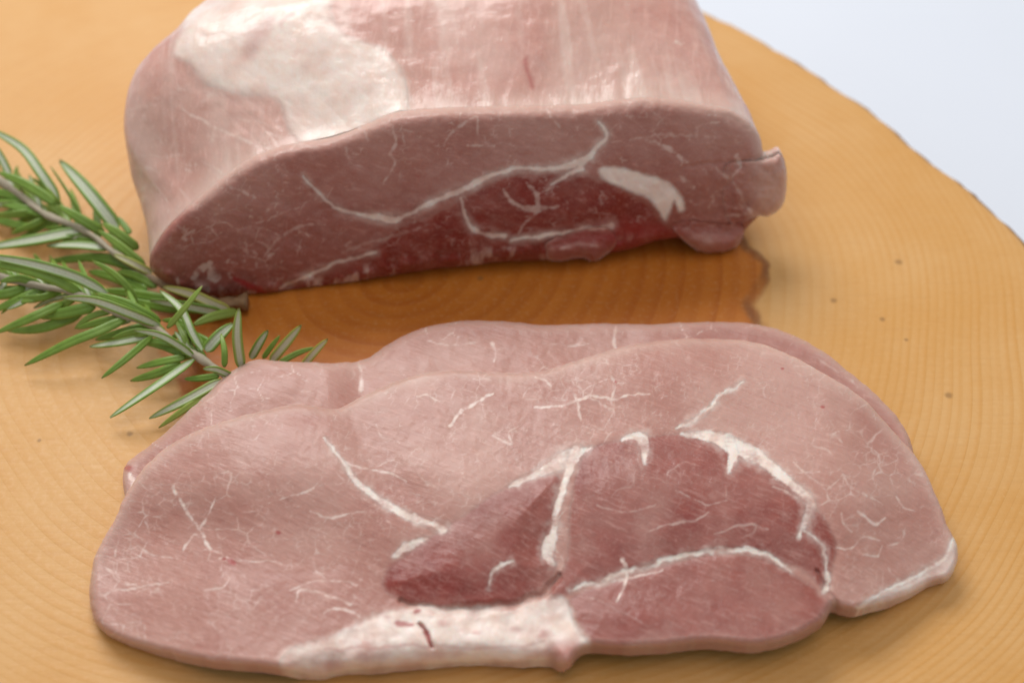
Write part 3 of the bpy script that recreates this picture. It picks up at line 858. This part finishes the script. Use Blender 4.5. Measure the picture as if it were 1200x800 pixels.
def joint_body(pl):
    # face outline in (across, up) coordinates, resampled evenly
    seg = np.linalg.norm(np.roll(pl, -1, 0) - pl, axis=1); cum = np.concatenate([[0], np.cumsum(seg)])
    M = 1100
    t = np.linspace(0, cum[-1], M, endpoint=False)
    cl = np.concatenate([pl, pl[:1]])
    ox = np.interp(t, cum, cl[:, 0]); oy = np.interp(t, cum, cl[:, 1])
    f3 = facept(ox, oy, face_off(ox, oy) - (0.0023 + 0.0016 * sstep(260, 220, oy)))
    X = (f3 - JA) @ JD; Z = f3[:, 2]
    cx, cz = 0.052, 0.022
    phi = np.arctan2((Z - cz) / 0.026, (X - cx) / 0.075)
    c, s = np.cos(phi), np.sin(phi)
    ex = 2.0 / 3.0
    aL, aR, top, bot = 0.0835, 0.069, 0.0285, 0.0216
    FX = cx + np.sign(c) * np.abs(c) ** ex * np.where(c < 0, aL, aR)
    FZ = cz + np.sign(s) * np.abs(s) ** ex * np.where(s > 0, top, bot)
    S = np.concatenate([[0.0], np.linspace(0, 0.004, 6), np.linspace(0.005, 0.07, 105), np.linspace(0.0715, 0.13, 32)])
    L = S[-1]
    V = []
    for sv in S:
        a = sstep(0, 0.040, np.array(sv)) ** 0.8
        bx = X * (1 - a) + FX * a; bz = Z * (1 - a) + FZ * a
        bz = bz + 0.0
        u = max(0.0, (sv - 0.035) / (L - 0.035))
        k = math.sqrt(max(0.0, 1 - u ** 2.2))
        bx = cx + (bx - cx) * (0.12 + 0.88 * k) * np.where(bx < cx, 1 - 0.22 * sstep(0.022, 0.070, np.array(sv)), 1 - 0.03 * sstep(0.005, 0.03, np.array(sv))); bz = bz * (0.15 + 0.85 * k)
        # surface lumps
        lump = 0.0006 * fbm(bx * 1e3 + 40, np.full(M, sv * 1e3), 22, 3, 301) + 0.0002 * fbm(bx * 1e3, np.full(M, sv * 1e3) + bz * 700, 5, 3, 305)
        bz = np.where(bz > 0.006, bz + lump * min(1, sv / 0.006), bz)
        bx = bx + lump * np.sign(bx - cx) * min(1, sv / 0.006) * 0.6
        back = -((f3 - JA) @ JN)
        p = JA + bx[:, None] * JD - (back * (1 - sv / L) + sv)[:, None] * JN[None, :]
        p[:, 2] = np.maximum(bz, 0.0003)
        V.append(p)
    # first ring tucked under the rounded rim of the face
    ctr = np.array([cl[:, 0].mean(), cl[:, 1].mean()]); tx = np.roll(ox, -4) - np.roll(ox, 4); ty = np.roll(oy, -4) - np.roll(oy, 4)
    ln = np.hypot(tx, ty); sg = np.sign(((ctr[0] - ox) * -ty + (ctr[1] - oy) * tx).sum())
    V[0] = facept(ox - sg * ty / ln * 1.6, oy + sg * tx / ln * 1.6, face_off(ox, oy) - (0.0023 + 0.0012 * sstep(260, 220, oy)))
    V[1] = f3
    V = np.concatenate(V)
    i = np.arange(M); j = (i + 1) % M
    q = np.concatenate([np.stack([k * M + i, k * M + j, (k + 1) * M + j, (k + 1) * M + i], 1) for k in range(len(S) - 1)])
    n = vert_normals(V, q)
    top_i = np.argmax(V[:M * 20, 2])
    if n[top_i][2] < 0:
        q = q[:, ::-1]; n = -n
    px, py = proj(V)
    sv = np.repeat(S, M); zz = V[:, 2]
    wx = px + 4 * fbm(px, py, 20, 4, 311); wy = py + 4 * fbm(px, py, 20, 4, 313)
    nz = fbm(px, py, 25, 4, 315)
    vis = ((n * (CAMP - V)).sum(1) > -0.02 * 0 - 0.005) & (zz > 0.012)
    cap = poly_mask(wx, wy, J_CAP, 7) * vis
    cap_in = poly_mask(px, py, J_CAP, 14) * vis
    fat = cap * np.clip(0.86 + 0.30 * nz, 0, 1)
    # thin white fascia: streaks running from front to back
    across = ((V - JA) @ JD) * 1e3
    stre = fbm(across, sv * 90, 2.6, 4, 321)
    fat = np.maximum(fat, np.clip(stre * 0.6 - 0.05, 0, 0.26) * sstep(0.016, 0.03, zz))
    lines = [([(150, 190), (170, 183), (195, 186), (215, 180)], [1, 2, 2, 1], .4), ([(215, 130), (240, 145), (270, 158), (300, 170)], [2, 3, 3, 2], .55), ([(240, 190), (262, 200)], [2, 2], .5), ([(160, 225), (180, 215), (200, 240)], [2, 2, 1], .4), ([(215, 196), (228, 202)], [3, 2], .5),
             ([(250, 140), (290, 140), (320, 150)], [1, 2, 1], .4), ([(150, 130), (175, 122), (210, 118)], [1, 2, 1], .4), ([(795, 50), (802, 50)], [6, 8], .7), ([(840, 60), (850, 90), (868, 120)], [1, 3, 2], .4)]
    lr = random_web([(150, 120), (230, 90), (330, 150), (220, 240), (180, 310), (160, 260)], 60, 35, length=(8, 26), width=(1.2, 3), strength=(.15, .45))
    f2 = np.zeros_like(fat); web(wx, wy, f2, lines); web(wx, wy, f2, lr)
    fat = np.maximum(fat, f2 * vis)
    blood = 0.30 * line_mask(wx, wy, [(315, 28), (300, 45), (292, 66)], [8, 20, 9], 9) * vis
    blood = np.maximum(blood, 0.28 * line_mask(wx, wy, [(345, 20), (330, 30)], [3, 6], 4) * vis)
    blood = np.maximum(blood, 0.45 * np.clip(fbm(across, sv * 300, 11, 3, 331) * 0.9 - 0.25, 0, 0.35) * (1 - cap))
    blood = np.maximum(blood, 0.5 * line_mask(wx, wy, [(615, 70), (620, 85), (622, 105)], [3, 5, 3], 3) * vis)
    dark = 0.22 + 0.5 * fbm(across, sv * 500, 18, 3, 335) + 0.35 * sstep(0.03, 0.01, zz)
    pale = 0.5 * sstep(0.008, 0.0, sv) + 0.3 * sstep(0.2, 0.5, fbm(across, sv * 300, 30, 2, 341))
    # the fat cap stands a little proud of the muscle
    V = V + n * (cap_in * (0.0006 + 0.0004 * fbm(px, py, 60, 2, 351)))[:, None]
    n = vert_normals(V, q)
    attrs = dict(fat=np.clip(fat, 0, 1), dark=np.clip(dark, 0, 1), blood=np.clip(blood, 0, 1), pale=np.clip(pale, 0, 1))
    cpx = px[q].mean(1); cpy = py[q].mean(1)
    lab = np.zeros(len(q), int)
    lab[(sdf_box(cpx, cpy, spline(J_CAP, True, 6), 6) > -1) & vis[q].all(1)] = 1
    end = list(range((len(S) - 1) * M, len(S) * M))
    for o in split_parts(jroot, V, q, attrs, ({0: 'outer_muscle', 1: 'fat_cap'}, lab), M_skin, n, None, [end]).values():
        keep_world(o)

def joint_flap(name, outline, off, thick, bulge, mk, seed, free):
    """free(x, y): 1 where the piece hangs loose, 0 where it grows out of the face"""
    pl = spline(outline, True, 8)
    pl = pl + 0.8 * np.stack([fbm(pl[:, 0], pl[:, 1], 7, 3, seed), fbm(pl[:, 0], pl[:, 1], 7, 3, seed + 7)], -1)
    x, y, d, q, be = px_grid(pl, 1.4)
    t = np.clip(d / 10, 0, 1); fr = free(x, y); fd = np.maximum(d, 22 * (1 - fr))
    ja, jr = j_masks(x, y, np.full_like(x, 99.0))
    o_ = face_off(x, y) + jr * (1 - fr) + off * fr + 0.00012 * (1 - fr) + bulge * fr * np.sqrt(np.clip(fd / 22, 0, 1)) - fr * 0.0018 * (1 - np.sqrt(1 - (1 - t) ** 2 * 0.98)) + 0.0004 * fbm(x, y, 12, 3, seed + 11)
    v = facept(x, y, o_)
    lp = loops_from(be); k = len(lp)
    rear = v[lp] - JN * thick
    V = np.concatenate([v, rear])
    i = np.arange(k); j = (i + 1) % k; nv = len(v); la = np.array(lp)
    n = vert_normals(v, q)
    eq = np.stack([la[i], nv + i, nv + j, la[j]], 1)
    if (n @ JN).mean() < 0:
        q = q[:, ::-1]
    else:
        eq = eq[:, ::-1]
    Q = np.concatenate([q, eq])
    A = mk(x, y, d); A = {a: b * fr + ja[a] * (1 - fr) for a, b in A.items()}
    A = {a: np.concatenate([b, b[lp]]) for a, b in A.items()}
    ob = mesh_np(name, V, Q, A, None, M_joint, jroot, [list(range(nv, nv + k))])
    keep_world(ob)

def flap_masks(d0, b0, p0, seed, lines=()):
    def f(x, y, d):
        nz = fbm(x, y, 14, 3, seed)
        fat = np.clip(0.30 * nz, 0, 1) + 0.35 * sstep(5, 0, d); web(x, y, fat, lines)
        return dict(fat=np.clip(fat, 0, 1), dark=np.clip(d0 + 0.3 * nz, 0, 1), blood=np.clip(b0 + 0.3 * nz, 0, 1) * (b0 > 0), pale=np.full_like(x, p0))
    return f

jpl = joint_face()
joint_body(jpl)
joint_flap('meat_flap', [(852, 192), (885, 188), (904, 184), (914, 180), (920, 190), (922, 206), (921, 226), (917, 240), (909, 249), (898, 254), (888, 253), (874, 258), (858, 262), (848, 240), (848, 215)], -0.0004, 0.0025, 0.0010, flap_masks(0.1, 0, 0.25, 401, [([(866, 194), (862, 210), (868, 228), (880, 250)], [3, 3, 3, 3], .6)]), 401, lambda x, y: sstep(866, 900, x))
joint_flap('meat_lobe', [(788, 262), (812, 258), (845, 262), (868, 262), (872, 274), (862, 290), (846, 297), (826, 298), (806, 286), (794, 274)], 0.0004, 0.010, 0.0020, flap_masks(0.35, 0.22, 0.1, 411), 411, lambda x, y: sstep(264, 286, y))
joint_flap('meat_lobe', [(640, 284), (670, 272), (705, 266), (720, 274), (722, 288), (708, 300), (696, 308), (680, 302), (655, 306), (640, 302)], 0.0004, 0.006, 0.0022, flap_masks(0.6, 0.18, 0.0, 421, [([(655, 292), (680, 285), (700, 288)], [2, 5, 2], .5)]), 421, lambda x, y: sstep(274, 296, y))

# ------------------------------------------------------------------ rosemary
def leaf_material():
    k = NT('rosemary_leaf')
    o = k.obj()
    n = k.noise(o, 420, 3); f = k.noise(o, 2200, 3)
    pale = k.attr('pale'); tint = k.attr('tint')
    g = k.mix(n, (0.105, 0.215, 0.024), (0.215, 0.345, 0.052))
    g = k.mix(k.ramp(tint, 0.0, 0.5), g, k.mix(n, (0.20, 0.30, 0.05), (0.26, 0.34, 0.06)))
    g = k.mix(k.ramp(tint, 0.5, 1.0), g, (0.42, 0.38, 0.07))
    w = k.mix(f, (0.42, 0.48, 0.34), (0.66, 0.67, 0.55))
    w = k.mix(k.ramp(tint, 0.35, 1.0), w, (0.52, 0.44, 0.30))
    c = k.mix(pale, g, w)
    tp = k.attr('tip')
    c = k.mix(tp, c, (0.22, 0.17, 0.05))
    k.link(c, k.b.inputs['Base Color'])
    k.link(k.ramp(pale, 0, 1, 0.36, 0.75), k.b.inputs['Roughness'])
    k.b.inputs['Specular IOR Level'].default_value = 0.4
    k.b.inputs['Subsurface Weight'].default_value = 0.12
    k.b.inputs['Subsurface Radius'].default_value = (0.6, 1.0, 0.3)
    k.b.inputs['Subsurface Scale'].default_value = 0.0006
    k.link(k.bump(f, 0.3, 0.0001), k.b.inputs['Normal'])
    return k.m

def stem_material():
    k = NT('rosemary_stem')
    n = k.noise(k.obj(), 500, 4)
    e = k.attr('wood')
    c = k.mix(n, (0.26, 0.24, 0.15), (0.46, 0.38, 0.30))
    c = k.mix(e, c, k.mix(n, (0.17, 0.085, 0.035), (0.34, 0.20, 0.10)))
    k.link(c, k.b.inputs['Base Color'])
    k.b.inputs['Roughness'].default_value = 0.7
    k.link(k.bump(n, 0.6, 0.0005), k.b.inputs['Normal'])
    return k.m
M_leaf = leaf_material(); M_stem = stem_material()

def leaf(root, pts, z0, z1, wpx, under=False, tint=0.0, arch=0.0, roll=0.0):
    """pts: tip ... base in picture positions; z0 height of base, z1 of tip"""
    pts = np.array(pts, float)[::-1]
    c = spline(pts, False, 6)
    n0 = len(c)
    d = np.concatenate([[0], np.cumsum(np.linalg.norm(np.diff(c, axis=0), axis=1))]); d /= d[-1]
    R = 16
    t = np.linspace(0, 1, R) ** 1.0
    cxy = np.stack([np.interp(t, d, c[:, 0]), np.interp(t, d, c[:, 1])], -1)
    z = z0 + (z1 - z0) * t + arch * np.sin(math.pi * t)
    p = P(cxy[:, 0], cxy[:, 1], z)
    mpp = float(np.linalg.norm(p[R // 2] - CAMP)) / FPX
    w = wpx * mpp * 0.5 * 1.04
    prof = np.clip(np.minimum((t / 0.14 + 0.28) ** 0.8, 1), 0, 1) * np.sqrt(np.clip(1 - np.clip((t - 0.35) / 0.65, 0, 1) ** 2.0, 0.03, 1))
    tg = np.gradient(p, axis=0); tg /= np.linalg.norm(tg, axis=1, keepdims=True)
    view = CAMP - p; view /= np.linalg.norm(view, axis=1, keepdims=True)
    side = np.cross(tg, view); side /= np.linalg.norm(side, axis=1, keepdims=True)
    nrm = np.cross(side, tg)
    cr, sr = math.cos(roll), math.sin(roll)
    s2 = side * cr + nrm * sr; n2 = nrm * cr - side * sr
    if under:
        n2 = -n2
    # section: upper side convex with a shallow groove, lower side with rolled-in margins
    sec = [(-1.0, 0.0, 0), (-0.82, 0.34, 0), (-0.45, 0.50, 0), (-0.12, 0.46, 0), (0.0, 0.38, 0), (0.12, 0.46, 0), (0.45, 0.50, 0), (0.82, 0.34, 0), (1.0, 0.0, 0),
           (0.90, -0.32, 0), (0.66, -0.40, 0), (0.47, -0.24, .55), (0.26, -0.08, 1), (0.09, -0.10, 1), (0.0, -0.19, .8), (-0.09, -0.10, 1), (-0.26, -0.08, 1), (-0.47, -0.24, .55), (-0.66, -0.40, 0), (-0.90, -0.32, 0)]
    K = len(sec)
    th = 0.55
    V = []; pale = []; tip = []
    for i in range(R):
        for (a, b, pl_) in sec:
            V.append(p[i] + s2[i] * a * w * prof[i] + n2[i] * b * th * w * (0.35 + 0.65 * prof[i]))
            pale.append(pl_ * min(1, prof[i] * 1.3)); tip.append(max(0.0, (t[i] - 0.95) / 0.05) * 0.6)
    V = np.array(V)
    V[:, 2] = np.maximum(V[:, 2], 0.0002)
    i = np.arange(K); j = (i + 1) % K
    q = np.concatenate([np.stack([r * K + i, r * K + j, (r + 1) * K + j, (r + 1) * K + i], 1) for r in range(R - 1)])
    if not under:
        q = q[:, ::-1]
    o = mesh_np('leaf', V, q, dict(pale=pale, tip=tip, tint=np.full(len(V), tint)), None, M_leaf, root, [list(range(K)), list(range(len(V) - 1, len(V) - K - 1, -1))])
    keep_world(o)

def stem(root, pts, zs, rpx, woody):
    c = spline([(a, b, z * 1e4) for (a, b), z in zip(pts, zs)], False, 8)
    p = P(c[:, 0], c[:, 1], c[:, 2] / 1e4)
    R = len(p); K = 12
    tg = np.gradient(p, axis=0); tg /= np.linalg.norm(tg, axis=1, keepdims=True)
    up = np.array([0, 0, 1.0]); side = np.cross(tg, up); side /= np.linalg.norm(side, axis=1, keepdims=True); nn = np.cross(side, tg)
    rad = np.interp(np.linspace(0, 1, R), np.linspace(0, 1, len(rpx)), rpx) * 0.000150
    rad = rad * (1 + 0.12 * np.sin(np.arange(R) * 0.8)) 
    V = []; wd = []
    for i in range(R):
        for k in range(K):
            a = 2 * math.pi * k / K
            jag = 0.35 * random.uniform(-1, 1) if (woody and i > R - 9) else 0
            r = rad[i] * (1 + jag + 0.12 * math.cos(2 * a + (i // 6) * 1.57) + 0.05 * random.uniform(-1, 1))
            V.append(p[i] + r * (math.cos(a) * side[i] + math.sin(a) * nn[i])); wd.append(np.interp(i / R, [0, 1 - woody, 1 - woody * 0.6, 1], [0, 0, 1, 1]) if woody else 0)
    V = np.array(V); i = np.arange(K); j = (i + 1) % K
    V[:, 2] = np.maximum(V[:, 2], 0.0002)
    q = np.concatenate([np.stack([r * K + i, r * K + j, (r + 1) * K + j, (r + 1) * K + i], 1)[:, ::-1] for r in range(R - 1)])
    keep_world(mesh_np('stem', V, q, dict(wood=wd), None, M_stem, root, [list(range(K)), list(range(len(V) - 1, len(V) - K - 1, -1))]))

s1 = empty('rosemary_sprig', tuple(P(60, 250, 0)), 'rosemary sprig farther back, its woody end tucked against the pork joint', 'rosemary', 'rosemary sprigs on the board')
stem(s1, [(-60, 180), (-10, 206), (30, 234), (55, 252), (92, 267), (115, 281), (135, 297), (185, 330), (240, 354), (290, 354)], [.010, .010, .009, .009, .008, .0075, .007, .004, .003, .0030], [6, 6.5, 6, 5.5, 5, 5, 5, 5, 8, 13], 0.32)
U = True
S1 = [  # tip .. base, z base, z tip, width, underside, tint, arch, roll
    ([(-14, 150), (25, 173), (48, 203), (62, 224), (69, 240)], .009, .016, 11, U, .1, .003, 0),
    ([(39, 209), (54, 222), (70, 240)], .009, .012, 7, False, .3, .001, .4),
    ([(59, 195), (76, 220), (95, 252)], .008, .011, 5, False, .1, .001, .9),
    ([(70, 188), (97, 217), (120, 245), (138, 268)], .007, .013, 16, U, .05, .002, .1),
    ([(-8, 168), (2, 186), (12, 206)], .009, .013, 9, U, .1, 0, .3),
    ([(-2, 202), (30, 216), (66, 239)], .010, .013, 11, False, .15, .001, 0),
    ([(-30, 220), (0, 226), (30, 232)], .009, .008, 9, False, .0, 0, 0),
    ([(-14, 228), (15, 241), (55, 251)], .008, .006, 10, False, .05, .001, -.3),
    ([(68, 241), (92, 255), (122, 273)], .007, .012, 11, False, .12, .001, 0),
    ([(120, 262), (138, 273), (162, 292)], .006, .010, 11, False, .2, .001, .1),
    ([(115, 270), (138, 286), (170, 312)], .005, .009, 10, False, .2, .001, .2),
    ([(-20, 291), (40, 281), (70, 275), (98, 270)], .007, .004, 14, U, .0, .002, -.5),
    ([(22, 279), (44, 269), (63, 256)], .007, .003, 6, False, .0, 0, 0),
    ([(55, 288), (90, 287), (130, 291)], .006, .006, 11, U, .15, .001, -.6),
    ([(57, 306), (80, 304), (115, 300)], .004, .002, 9, False, .0, 0, 0),
    ([(88, 302), (130, 304), (172, 320)], .004, .003, 13, False, .0, .001, 0),
    ([(133, 298), (155, 308), (178, 320)], .005, .008, 9, U, .75, .001, 0),
    ([(108, 306), (130, 318), (150, 337), (160, 356)], .004, .010, 8, False, .2, .002, .2),
    ([(138, 254), (144, 262), (153, 274)], .006, .007, 7, False, .0, 0, 0),
    ([(138, 318), (160, 323), (184, 336)], .003, .004, 11, False, .15, .001, 0),
    ([(104, 318), (135, 325), (172, 340)], .003, .002, 13, False, .0, .0, 0),
    ([(191, 336), (225, 345), (250, 356), (270, 364)], .003, .0075, 12, U, .85, .001, .1),
    ([(176, 352), (215, 358), (262, 367)], .003, .005, 13, U, .0, .001, .5),
    ([(226, 381), (250, 371), (279, 365)], .003, .006, 11, False, .42, .001, 0),
    ([(120, 340), (160, 345), (200, 352)], .003, .002, 12, False, .0, 0, 0),
    ([(150, 350), (190, 360), (240, 362)], .003, .002, 11, False, .0, 0, 0),
    ([(-20, 245), (0, 258), (40, 268)], .006, .003, 9, False, .0, 0, 0),
]
for a in S1:
    leaf(s1, *a)

s2 = empty('rosemary_sprig', tuple(P(120, 380, 0)), 'nearer rosemary sprig with leaves reaching past the rear edge of the slices', 'rosemary', 'rosemary sprigs on the board')
stem(s2, [(-60, 305), (-10, 322), (40, 334), (85, 343), (132, 364), (180, 383), (208, 403), (232, 418), (262, 438), (295, 462)], [.012, .012, .011, .011, .010, .0095, .009, .008, .0065, .004], [5.5, 5.5, 5.5, 5, 5, 5, 5, 5.5, 6, 6], 0)
S2 = [
    ([(-20, 299), (40, 310), (90, 325), (126, 344)], .011, .017, 13, U, .05, .003, .1),
    ([(-20, 309), (20, 314), (60, 326), (96, 344)], .011, .015, 11, False, .15, .003, 0),
    ([(73, 349), (110, 352), (150, 366), (187, 381)], .010, .016, 12, U, .2, .003, .35),
    ([(112, 344), (150, 356), (188, 377)], .010, .014, 10, False, .1, .002, 0),
    ([(157, 387), (185, 392), (210, 405), (227, 418)], .008, .014, 10, U, .15, .002, .45),
    ([(237, 335), (217, 360), (196, 384)], .010, .019, 8, False, .45, .001, .5),
    ([(187, 340), (212, 362), (225, 390), (237, 410)], .008, .013, 10, U, .15, .002, -.3),
    ([(273, 379), (257, 393), (241, 411)], .008, .010, 14, U, .1, .001, 0),
    ([(280, 361), (278, 395), (283, 432)], .006, .019, 12, U, .6, .001, 0),
    ([(259, 391), (263, 410), (263, 430)], .007, .011, 7, False, .2, .001, 0),
    ([(238, 432), (254, 433), (272, 441)], .007, .011, 9, U, .15, .001, .5),
    ([(216, 444), (236, 443), (257, 440)], .006, .005, 8, False, .1, .0, 0),
    ([(160, 431), (188, 424), (218, 418)], .007, .004, 9, False, .1, .001, -.3),
    ([(153, 446), (182, 438), (212, 426)], .006, .002, 10, False, .05, .001, 0),
    ([(129, 489), (160, 468), (195, 444), (227, 421)], .008, .003, 12, U, .1, .002, -.75),
    ([(175, 490), (215, 470), (260, 445)], .006, .002, 11, U, .35, .001, -.2),
    ([(186, 501), (220, 477), (258, 451)], .005, .0015, 8, False, .62, .001, 0),
    ([(119, 443), (148, 420), (178, 394)], .009, .008, 8, False, .15, .001, 0),
    ([(90, 385), (118, 377), (148, 371)], .008, .006, 9, False, .1, .001, 0),
    ([(-5, 390), (35, 373), (74, 355)], .009, .005, 10, False, .15, .002, -.2),
    ([(29, 428), (80, 402), (115, 388), (150, 372)], .009, .003, 11, False, .12, .002, -.3),
    ([(42, 371), (75, 367), (112, 358)], .009, .006, 13, False, .0, .001, 0),
    ([(-10, 365), (20, 352), (52, 338)], .010, .007, 10, False, .1, .001, -.2),
    ([(105, 406), (140, 401), (175, 394)], .007, .004, 10, U, .2, .001, -.5),
    ([(112, 398), (140, 391), (172, 382)], .007, .004, 11, False, .0, .001, 0),
    ([(170, 402), (192, 406), (217, 416)], .006, .004, 9, False, .0, .001, 0),
    ([(-30, 340), (0, 345), (30, 338)], .010, .009, 10, False, .05, .001, 0),
    ([(10, 388), (50, 384), (95, 368)], .006, .002, 11, False, .0, .001, 0),
    ([(0, 330), (24, 326), (50, 336)], .010, .013, 9, False, .1, .001, 0),
    ([(190, 375), (215, 380), (238, 408)], .007, .006, 10, False, .0, .001, 0),
    ([(200, 395), (222, 392), (246, 402)], .006, .004, 10, False, .0, .0, 0),
    # leaves at the foot of the stem, beside the slice
    ([(314, 387), (304, 402), (294, 420)], .004, .012, 10, U, .1, .0, 0),
    ([(328, 393), (318, 406), (308, 420)], .004, .009, 6, False, .15, .0, 0),
    ([(353, 381), (337, 400), (317, 424)], .004, .013, 11, U, .7, .0, 0),
    ([(368, 407), (348, 414), (326, 426)], .004, .006, 7, False, .2, .0, 0),
    ([(384, 397), (370, 411), (354, 430)], .004, .010, 9, U, .8, .0, 0),
    ([(300, 432), (284, 440), (268, 450)], .004, .004, 9, False, .1, .0, 0),
]
for a in S2:
    leaf(s2, *a)

def fill_leaves(root, path, zpath, count, seed, out):
    """more leaves low in the whorls, pointing towards the tip (left)"""
    r = np.random.default_rng(seed)
    c = spline([(a, b, z * 1e4) for (a, b), z in zip(path, zpath)], False, 8)
    for i in range(count):
        k = int(r.uniform(0.05, 0.93) * (len(c) - 2))
        bx, by, bz = c[k][0], c[k][1], c[k][2] / 1e4
        d = c[k] - c[k + 1]; a = math.atan2(d[1], d[0]) + r.choice([-1, 1]) * r.uniform(0.35, 0.95)
        L = r.uniform(32, 62)
        tx, ty = bx + math.cos(a) * L, by + math.sin(a) * L * 0.8
        bend = r.uniform(-5, 5)
        z1 = max(0.0015, bz * r.uniform(0.2, 0.9))
        leaf(root, [(tx, ty), ((tx + bx) / 2 + bend, (ty + by) / 2 + bend), (bx, by)], max(bz - 0.002, 0.001), z1, r.uniform(6, 9), bool(r.random() < 0.3), r.uniform(0, 0.3), 0.001, r.uniform(-.5, .5))

fill_leaves(s1, [(-40, 190), (-10, 206), (30, 234), (55, 252), (92, 267), (135, 297), (175, 325)], [.010, .010, .009, .009, .008, .007, .004], 46, 3, 0)
fill_leaves(s2, [(-40, 312), (-10, 322), (40, 334), (85, 343), (132, 364), (180, 383), (232, 418), (262, 438)], [.012, .012, .011, .011, .010, .0095, .008, .0065], 50, 4, 0)
